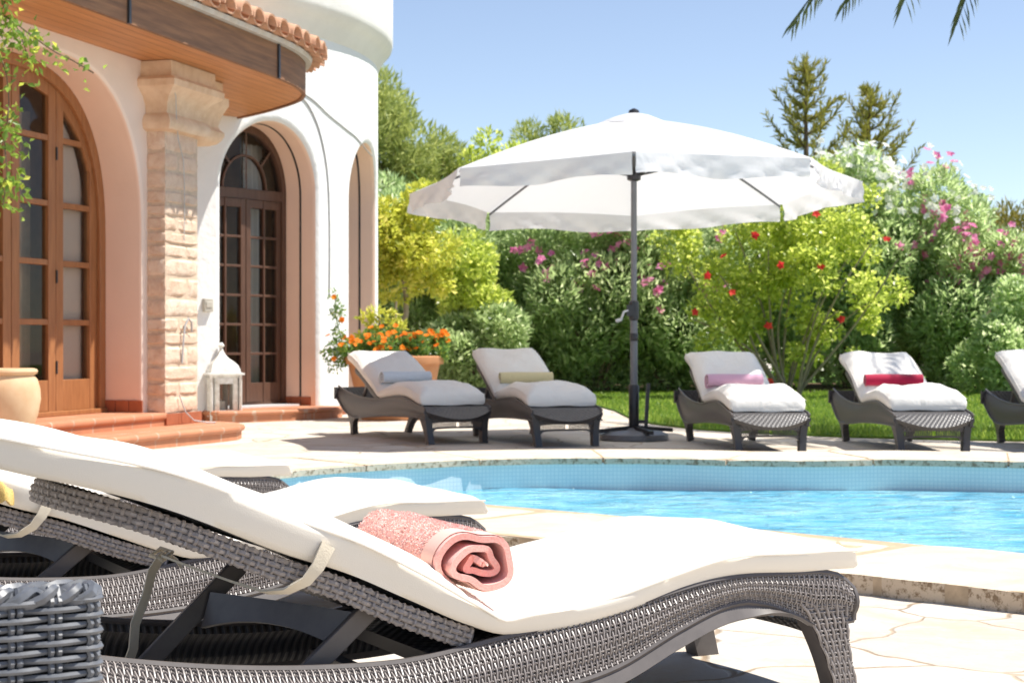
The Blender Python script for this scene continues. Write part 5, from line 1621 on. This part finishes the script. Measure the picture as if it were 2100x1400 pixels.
# spiky conifers
def conifer(label, px, d, ytop, seed, zlow=.9, spread=.98):
    x = at(px, d); zt_ = zz(ytop, d); root = empty('conifer_tree', (x, d, 0)); tag(root, label, 'tree', 'spiky conifers beyond the garden')
    r_ = random.Random(seed); mb = MB(); mb.tube([(x, d, 0), (x+.02, d, zt_*.5), (x, d, zt_)], [.14,.08,.012], 8)
    P = []; D = []; z = zlow
    while z < zt_-.08:
        t = (zt_-z)/(zt_-zlow); L_ = .10 + spread*min(1, (t*2.1)**.85) * r_.uniform(.75, 1.1)
        nb_ = 5
        a0 = r_.uniform(0, 6)
        for i in range(nb_):
            if r_.random() < .14: continue
            a = a0+2*PI*i/nb_+r_.uniform(-.35,.35); Lb = L_*r_.uniform(.6,1.32); up_ = r_.uniform(.48,.92)
            pts = []
            for k in range(9):
                q = k/8; pts.append(Vector((x+math.cos(a)*Lb*q, d+math.sin(a)*Lb*q, z + Lb*(.08*q+up_*q*q))))
            mb.tube(pts, [.022-.0022*k for k in range(9)], 4, cap=False)
            n_ = int(26*Lb)+5
            for j in range(n_):
                q = (j+r_.random())/n_; k = min(int(q*8), 7); p = pts[k].lerp(pts[k+1], q*8-k); tg = (pts[k+1]-pts[k]).normalized()
                for _ in range(3):
                    o = Vector((r_.gauss(0,1), r_.gauss(0,1), r_.gauss(0,1)+.4)).normalized()
                    P.append(p); D.append(tg*.9+o*.75)
        z += .22 + .14*t
    for j in range(60):
        P.append(Vector((x, d, zt_-.5*r_.random()))); D.append(Vector((r_.gauss(0,.5), r_.gauss(0,.5), 1)))
    mb.build('trunk', M['bark'], root)
    P = np.array([tuple(p) for p in P]); D = unit(np.array([tuple(q) for q in D])); n_ = len(P)
    Nn = unit(np.cross(D, rng.normal(size=(n_, 3))))
    raw_mesh('crown', leaf_quads(P, D, Nn, np.full(n_, .20)*rng.uniform(.7,1.2,n_), np.full(n_, .034)), quads(n_), M['conifer'], root)
conifer('taller of the two spiky golden green conifers against the sky', 1652, 34, 122, 91)
conifer('shorter spiky conifer to the right of the tall one', 1782, 35, 182, 92)
# golden cypress at the right edge
def cypress(label, px, d, ytop, rx, seed):
    x = at(px, d); ztp = zz(ytop, d); root = empty('cypress_tree', (x, d, 0)); tag(root, label, 'tree')
    g = np.random.default_rng(seed); cl = []
    for i in range(70):
        z = g.uniform(.2, ztp-.15); t = z/ztp; rad = rx*math.sin(min(1, (1-t)*1.9+.08)*PI/2)*g.uniform(.5, 1); a = g.uniform(0, 2*PI)
        cl.append((x+math.cos(a)*rad, d+math.sin(a)*rad, z, .24, .24, .34))
    raw_mesh('crown', cloud(cl, 14000, .15, .035, 1.0, .5), quads(14000), M['cypress'], root)
    mb = MB(); mb.tube([(x, d, 0), (x, d, ztp*.9)], [.12,.02], 8); mb.build('trunk', M['bark'], root)
cypress('dense golden green cypress cut by the right edge of the frame', 2110, 28.5, 385, 1.15, 95)
# dense far hedge that closes the garden (one mass)
cl = []
for i in range(150):
    x = -5 + 17*rng.random(); cl.append((x, 29.3+.9*rng.random(), .3+2.0*rng.random(), .5, .4, .45))
hd_ = raw_mesh('undergrowth', cloud(cl, 46000, .17, .07, .3), quads(46000), M['hedge']); tag(hd_, kind='stuff')

# marigold planter
def planter():
    px, py = -1.21, 17.55; root = empty('terracotta_planter', (px, py, 0)); tag(root, 'large flared terracotta planter beside the round tower', 'planter')
    mb = MB(); mb.lathe([(.33,0),(.345,.02),(.40,.25),(.455,.50),(.47,.565),(.505,.57),(.515,.60),(.512,.645),(.495,.655),(.46,.65),(.45,.56)], (px, py, 0), 48); mb.build('body', M['planter'], root)
    mb = MB(); mb.lathe([(.01,.575),(.455,.58),(.455,.57)], (px, py, 0), 32); mb.build('soil', M['soil'], root)
    r_ = random.Random(12)
    spots = [(-.36,-.12,.20),(-.18,-.26,.24),(.03,-.30,.22),(.22,-.25,.25),(.38,-.08,.22),(.10,.05,.30),(-.16,.05,.30)]
    labs = ['marigold clump at the left rim of the planter','orange marigold clump left of the planter centre, at its front','orange marigold clump at the front centre of the planter','bushy marigold clump right of the planter centre, at its front','marigold clump spilling over the right rim of the planter','marigold clump in the right back of the planter','marigold clump in the left back of the planter']
    for i, (dx, dy, h) in enumerate(spots):
        c = (px+dx, py+dy); ro = empty('marigold_plant', (c[0], c[1], .58)); tag(ro, labs[i], 'flowers', 'marigolds in the terracotta planter')
        cl = [(c[0]+r_.uniform(-.13,.13), c[1]+r_.uniform(-.1,.1), .62+h*r_.uniform(.1,.9), .09,.08,.075) for _ in range(9)]
        raw_mesh('leaves', cloud(cl, 900, .05, .022, .6), quads(900), M['marigold_leaf'], ro)
        mb = MB(); stems(mb, (c[0], c[1], .57), [q[:3] for q in cl[:6]], .007, .004, .03, i); mb.build('stem', M['marigold_leaf'], ro)
        fp = []
        for _ in range(13):
            q = cl[r_.randrange(9)]; a = r_.uniform(0, 6); fp.append((np.array((q[0]+.09*math.cos(a), q[1]-.07*abs(math.sin(a)), q[2]+.05+r_.uniform(0,.04))), np.array((0,-.6,.8))))
        blossoms('blossoms', fp, .036, M['f_orange'], ro, 1, i, 9)
    # one tall trailing plant at the left and a yellowish one behind
    ro = empty('trailing_plant', (px-.46, py-.05, .58)); tag(ro, 'tall thin sprig with orange flowers climbing above the left rim', 'flowers')
    mb = MB(); P = [(px-.46,py-.05,.58),(px-.52,py-.08,.75),(px-.56,py-.1,.92),(px-.60,py-.1,1.08),(px-.60,py-.1,1.20)]; mb.tube(P, .006, 5); mb.build('stem', M['marigold_leaf'], ro)
    cl = [(p[0]+r_.uniform(-.05,.05), p[1], p[2]+r_.uniform(-.06,.06), .06,.06,.08) for p in P for _ in range(2)]
    cl += [(px-.62+r_.uniform(-.05,.12), py-.15, .62+r_.uniform(-.1,.16), .08,.07,.09) for _ in range(7)]
    raw_mesh('leaves', cloud(cl, 800, .045, .022, .3), quads(800), M['marigold_leaf'], ro)
    blossoms('blossoms', [(np.array(q), np.array((0,-.7,.6))) for q in ((px-.61,py-.13,1.25),(px-.52,py-.15,1.02),(px-.66,py-.2,.86),(px-.42,py-.2,.84),(px-.6,py-.22,.62))], .034, M['f_orange'], ro, 1, 3, 8)
    ro = empty('euphorbia_plant', (px-.10, py+.25, .58)); tag(ro, 'yellowish leafy plant standing behind the marigolds', 'plant')
    cl = [(px-.12+r_.uniform(-.25,.25), py+.25, .95+r_.uniform(-.15,.16), .09,.08,.07) for _ in range(12)]
    raw_mesh('leaves', cloud(cl, 700, .075, .028, .4), quads(700), M['lemon'], ro)
    mb = MB(); stems(mb, (px-.1, py+.25, .58), [q[:3] for q in cl[:8]], .012, .006, .05, 3); mb.tube([(px+.0,py+.3,.58),(px-.02,py+.3,.9),(px+.0,py+.3,1.22)], [.022,.018,.014], 6); mb.build('stem', M['palebark'], ro)
planter()

# vine hanging in from the upper left
def vine():
    d = 10.7; root = empty('climbing_vine', (at(-120, d), d, 0)); tag(root, 'climbing vine with small green leaves hanging across the upper left corner', 'vine')
    def W_(px, y, dd=0): return (at(px, d+dd), d+dd, zz(y, d+dd))
    S_ = [[(-120,1000),(-130,600),(-110,250),(-60,60),(0,30),(60,70),(110,105),(150,125),(192,150)], [(-60,60),(-10,100),(12,150),(18,220),(10,290),(14,360),(6,420)], [(-110,250),(-50,330),(0,300),(20,250)], [(-110,250),(-50,420),(-5,390),(15,360)], [(0,30),(10,5),(15,-40)], [(0,30),(30,50),(50,95),(60,130)]]
    mb = MB(); cl = []; r_ = random.Random(2)
    for i, s_ in enumerate(S_):
        P = cr_open(s_, 5); Q = [W_(x, y, .04*math.sin(k+i)) for k, (x, y) in enumerate(P)]
        mb.tube(Q, .005 if i == 0 else .004, 5)
        for q, (x, y) in zip(Q, P):
            if x > -75 and not (i == 0 and y > 200):
                sc_ = .085 if x < 100 else .045
                for _ in range(3): cl.append((q[0]+r_.gauss(0,.05), q[1]+r_.gauss(0,.05), q[2]-.03+r_.gauss(0,.05), sc_, sc_, sc_))
    mb.build('stem', M['bark'], root)
    n_ = 620; raw_mesh('leaves', cloud(cl, n_, .062, .036, -.3, .9, .2), quads(n_), M['vine'], root)
vine()

# ------------------------------------------------------------------ parasol
def parasol():
    bx, by = .99, 13.86; root = empty('parasol', (bx, by, 0)); tag(root, 'large white octagonal parasol on a grey pole between the far loungers', 'parasol')
    Rr = 1.84; ap = Vector((bx, by, 2.62))
    def rim(a, rad=Rr): x, y = rad*math.cos(a), rad*math.sin(a); return Vector((bx+x, by+y, 2.045+.018*x-.052*y))
    A = [R(-94.1+45*k) for k in range(9)]
    m1 = MB(); m2 = MB()
    for k in range(8):
        p, q = rim(A[k]), rim(A[k+1])
        def panel(u, v, p=p, q=q):
            e = p.lerp(q, v); k_ = math.sin(PI*v)
            e = e + (ap-e)*0.035*k_*u
            r_ = ap.lerp(e, u)
            r_.z += .055*math.sin(PI*u)*(1-.45*k_)*.9 - .012*k_*u
            return r_
        m1.grid(panel, 12, 14)
        def val(u, v, p=p, q=q, k=k):
            v2 = .010+.98*v; b = panel(1, v2); c = (p+q)/2 - Vector((bx, by, (p.z+q.z)/2)); c.z = 0; c.normalize()
            w_ = (.022*math.sin(11*v2+k*1.7)+.014*math.sin(23*v2+k+6*u)+.007*math.sin(41*v2+2*k-9*u))*u
            return b + c*(.012*u+w_) + Vector((0,0,-.150*u - .010*math.sin(PI*v2)*u + .014*math.sin(9*v2+k*2)*u))
        m2.grid(val, 6, 26)
    cn = m1.build('canopy', M['canopy'], root, angle=18)
    m2.build('valance', M['canopy'], root, angle=60)
    mb = MB(); mb.lathe([(.30,2.555),(.28,2.575),(.15,2.625),(.02,2.655)], (bx, by, 0), 8); mb.build('vent_cap', M['canopy'], root, angle=25)
    mb = MB(); mb.lathe([(.03,2.63),(.045,2.655),(.04,2.675),(.012,2.69)], (bx, by, 0), 14); mb.build('finial', M['dark_metal'], root)
    mb = MB(); mb.tube([(bx, by, .06), (bx, by, 1.0)], .030, 16); mb.tube([(bx, by, .98), (bx, by, 2.60)], .0245, 16); mb.build('pole', M['grey_metal'], root)
    mb = MB(); mb.lathe([(.034,.06),(.042,.07),(.042,.44),(.034,.45)], (bx, by, 0), 16); mb.bar((bx+.095, by-.02, .10), (bx+.115, by-.02, .46), .035, .03); mb.bar((bx, by, .15), (bx+.10, by-.02, .15), .03, .03); mb.build('pole_sleeve', M['dark_metal'], root)
    mb = MB(); mb.lathe([(.03,.97),(.040,.98),(.042,1.06),(.040,1.12),(.030,1.13)], (bx, by, 0), 16); mb.box((bx-.03, by-.03, 1.05), (.06,.05,.09)); ho = mb.build('crank_housing', M['dark_metal'], root)
    mb = MB(); mb.tube([(bx-.05,by-.05,1.05),(bx-.085,by-.06,1.04),(bx-.11,by-.06,.97)], .010, 8); mb.tube([(bx-.11,by-.06,.975),(bx-.15,by-.065,.965)], .014, 8); mb.build('crank_handle', M['crank'], ho)
    mb = MB(); mb.lathe([(.028,.80),(.034,.81),(.034,.86),(.028,.87)], (bx, by, 0), 16); mb.build('collar', M['dark_metal'], root)
    mb = MB(); mb.lathe([(.03,2.10),(.055,2.11),(.06,2.16),(.05,2.20),(.03,2.21)], (bx, by, 0), 12); mb.build('runner_hub', M['dark_metal'], root)
    for k in range(8):
        p = rim(A[k], Rr-.02); mb = MB(); pts = []
        for i in range(9):
            t = i/8; q = ap.lerp(p, t); q.z += .055*math.sin(PI*t)*.9 - .022; pts.append(q)
        mb.tube(pts, .010, 6); ro = mb.build('rib', M['grey_metal'], root)
        mb = MB(); mid = pts[4]; c = Vector((math.cos(A[k]), math.sin(A[k]), 0)); mb.tube([Vector((bx, by, 2.15))+c*.05, mid], .009, 6); mb.build('strut', M['dark_metal'], ro)
    mb = MB(); mb.lathe([(.27,0),(.28,.01),(.28,.05),(.22,.075),(.08,.085),(.05,.10)], (bx, by, 0), 40); mb.build('base', M['grey_metal'], root)
    mb = MB(); 
    for a in (20, 110, 200, 290): mb.bar((bx+.05*math.cos(R(a)), by+.05*math.sin(R(a)), .10), (bx+.34*math.cos(R(a)), by+.34*math.sin(R(a)), .075), .04, .03)
    mb.build('base_cross', M['dark_metal'], root)
parasol()

# ------------------------------------------------------------------ palm (crown above the frame, frond tips hang in)
def palm():
    cx_, cy_, cz_ = 5.5, 14.7, 5.2; root = empty('palm_tree', (cx_, cy_, 0)); tag(root, 'palm whose hanging frond tips enter at the top right', 'palm tree')
    mb = MB(); mb.tube([(cx_+.1*math.sin(k*.3), cy_, cz_*k/14) for k in range(15)], [.17+.012*(k % 2) for k in range(15)], 12); mb.build('trunk', M['bark'], root)
    tipsv = [((2.69,16.5,3.86)), ((3.22,16.7,4.08)), ((2.74,12.0,3.16)), ((3.46,13.3,3.26)), ((4.08,13.1,3.38)), ((3.3,17.4,4.75)), ((3.6,16.9,4.9)), ((4.0,16.8,4.9)), ((5.4,17.0,4.6)), ((6.8,15.9,4.2)), ((7.0,14.6,3.9)), ((6.5,13.2,3.8)), ((5.6,12.6,3.7)), ((4.9,12.7,3.6)), (5.0,16.0,6.3), (6.4,15.7,6.2), (5.2,13.6,6.3), (6.6,13.9,6.0)]
    r_ = random.Random(6)
    for tip in tipsv:
        e = Vector(tip); b = Vector((cx_, cy_, cz_)); mid = b.lerp(e, .55); mid.z = max(b.z, e.z) + .45
        pts = []
        for k in range(21):
            t = k/20; pts.append(b*(1-t)**2 + mid*2*t*(1-t) + e*t*t)
        mb = MB(); mb.tube(pts, [.022-.0008*k for k in range(21)], 5); fo = mb.build('frond', M['palm'], root)
        P = []; D = []; NN = []
        for j in range(150):
            t = .10+.90*(j//2)/75; k = min(int(t*20), 19); p = pts[k].lerp(pts[k+1], t*20-k); tg = (pts[k+1]-pts[k]).normalized()
            sd = tg.cross(Vector((0,0,1))).normalized() * (1 if j % 2 else -1)
            dr = (sd*.75 + tg*.75 + Vector((0,0,-.55-.5*t)) + Vector((r_.gauss(0,.10), r_.gauss(0,.10), r_.gauss(0,.08)))).normalized()
            P.append(tuple(p)); D.append(tuple(dr)); NN.append(tuple(dr.cross(sd.cross(tg)).normalized()))
        n_ = len(P); ln = np.array([.40*(1-.45*abs(2*(.1+.9*(j//2)/75)-1)**2) for j in range(n_)])
        raw_mesh('leaflets', leaf_quads(np.array(P), np.array(D), unit(np.array(NN)), ln, np.full(n_, .026)), quads(n_), M['palm'], fo)
palm()

# ------------------------------------------------------------------ light, sky, camera
SUN_AZ, SUN_EL = 6.0, 62.0
sd = Vector((math.cos(R(SUN_AZ))*math.cos(R(SUN_EL)), math.sin(R(SUN_AZ))*math.cos(R(SUN_EL)), math.sin(R(SUN_EL))))
li = bpy.data.lights.new('sun', 'SUN'); li.energy = 4.9; li.angle = R(.53); li.color = (1, .955, .88)
lo = bpy.data.objects.new('sun', li); COL.objects.link(lo); lo.rotation_euler = sd.to_track_quat('Z', 'Y').to_euler(); lo.location = sd*30
w = bpy.data.worlds.new('World'); scene.world = w; w.use_nodes = True; nt = w.node_tree
bg = nt.nodes['Background']; sky = nt.nodes.new('ShaderNodeTexSky'); sky.sky_type = 'NISHITA'; sky.sun_disc = False
sky.sun_elevation = R(SUN_EL); sky.sun_rotation = R(90-SUN_AZ); sky.air_density = 1.0; sky.dust_density = .0; sky.ozone_density = 1.8; sky.altitude = 1800
hsv = nt.nodes.new('ShaderNodeHueSaturation'); hsv.inputs['Saturation'].default_value = .84; hsv.inputs['Hue'].default_value = .503; L(nt, sky.outputs[0], hsv.inputs['Color']); L(nt, hsv.outputs[0], bg.inputs[0]); bg.inputs[1].default_value = .110
cam = bpy.data.cameras.new('camera'); co = bpy.data.objects.new('camera', cam); COL.objects.link(co)
co.location = (0, 0, .8); co.rotation_euler = (R(90), 0, 0); cam.lens = 60; cam.sensor_width = 36; cam.clip_end = 500; cam.clip_start = .05
cam.dof.use_dof = True; cam.dof.focus_distance = 3.45; cam.dof.aperture_fstop = 13
scene.camera = co
scene.view_settings.view_transform = 'Standard'; scene.view_settings.look = 'None'; scene.view_settings.gamma = 1; scene.view_settings.exposure = .60
scene.render.engine = 'CYCLES'; scene.cycles.use_denoising = True
scene.cycles.max_bounces = 8; scene.cycles.transparent_max_bounces = 12; scene.cycles.caustics_reflective = False; scene.cycles.caustics_refractive = False
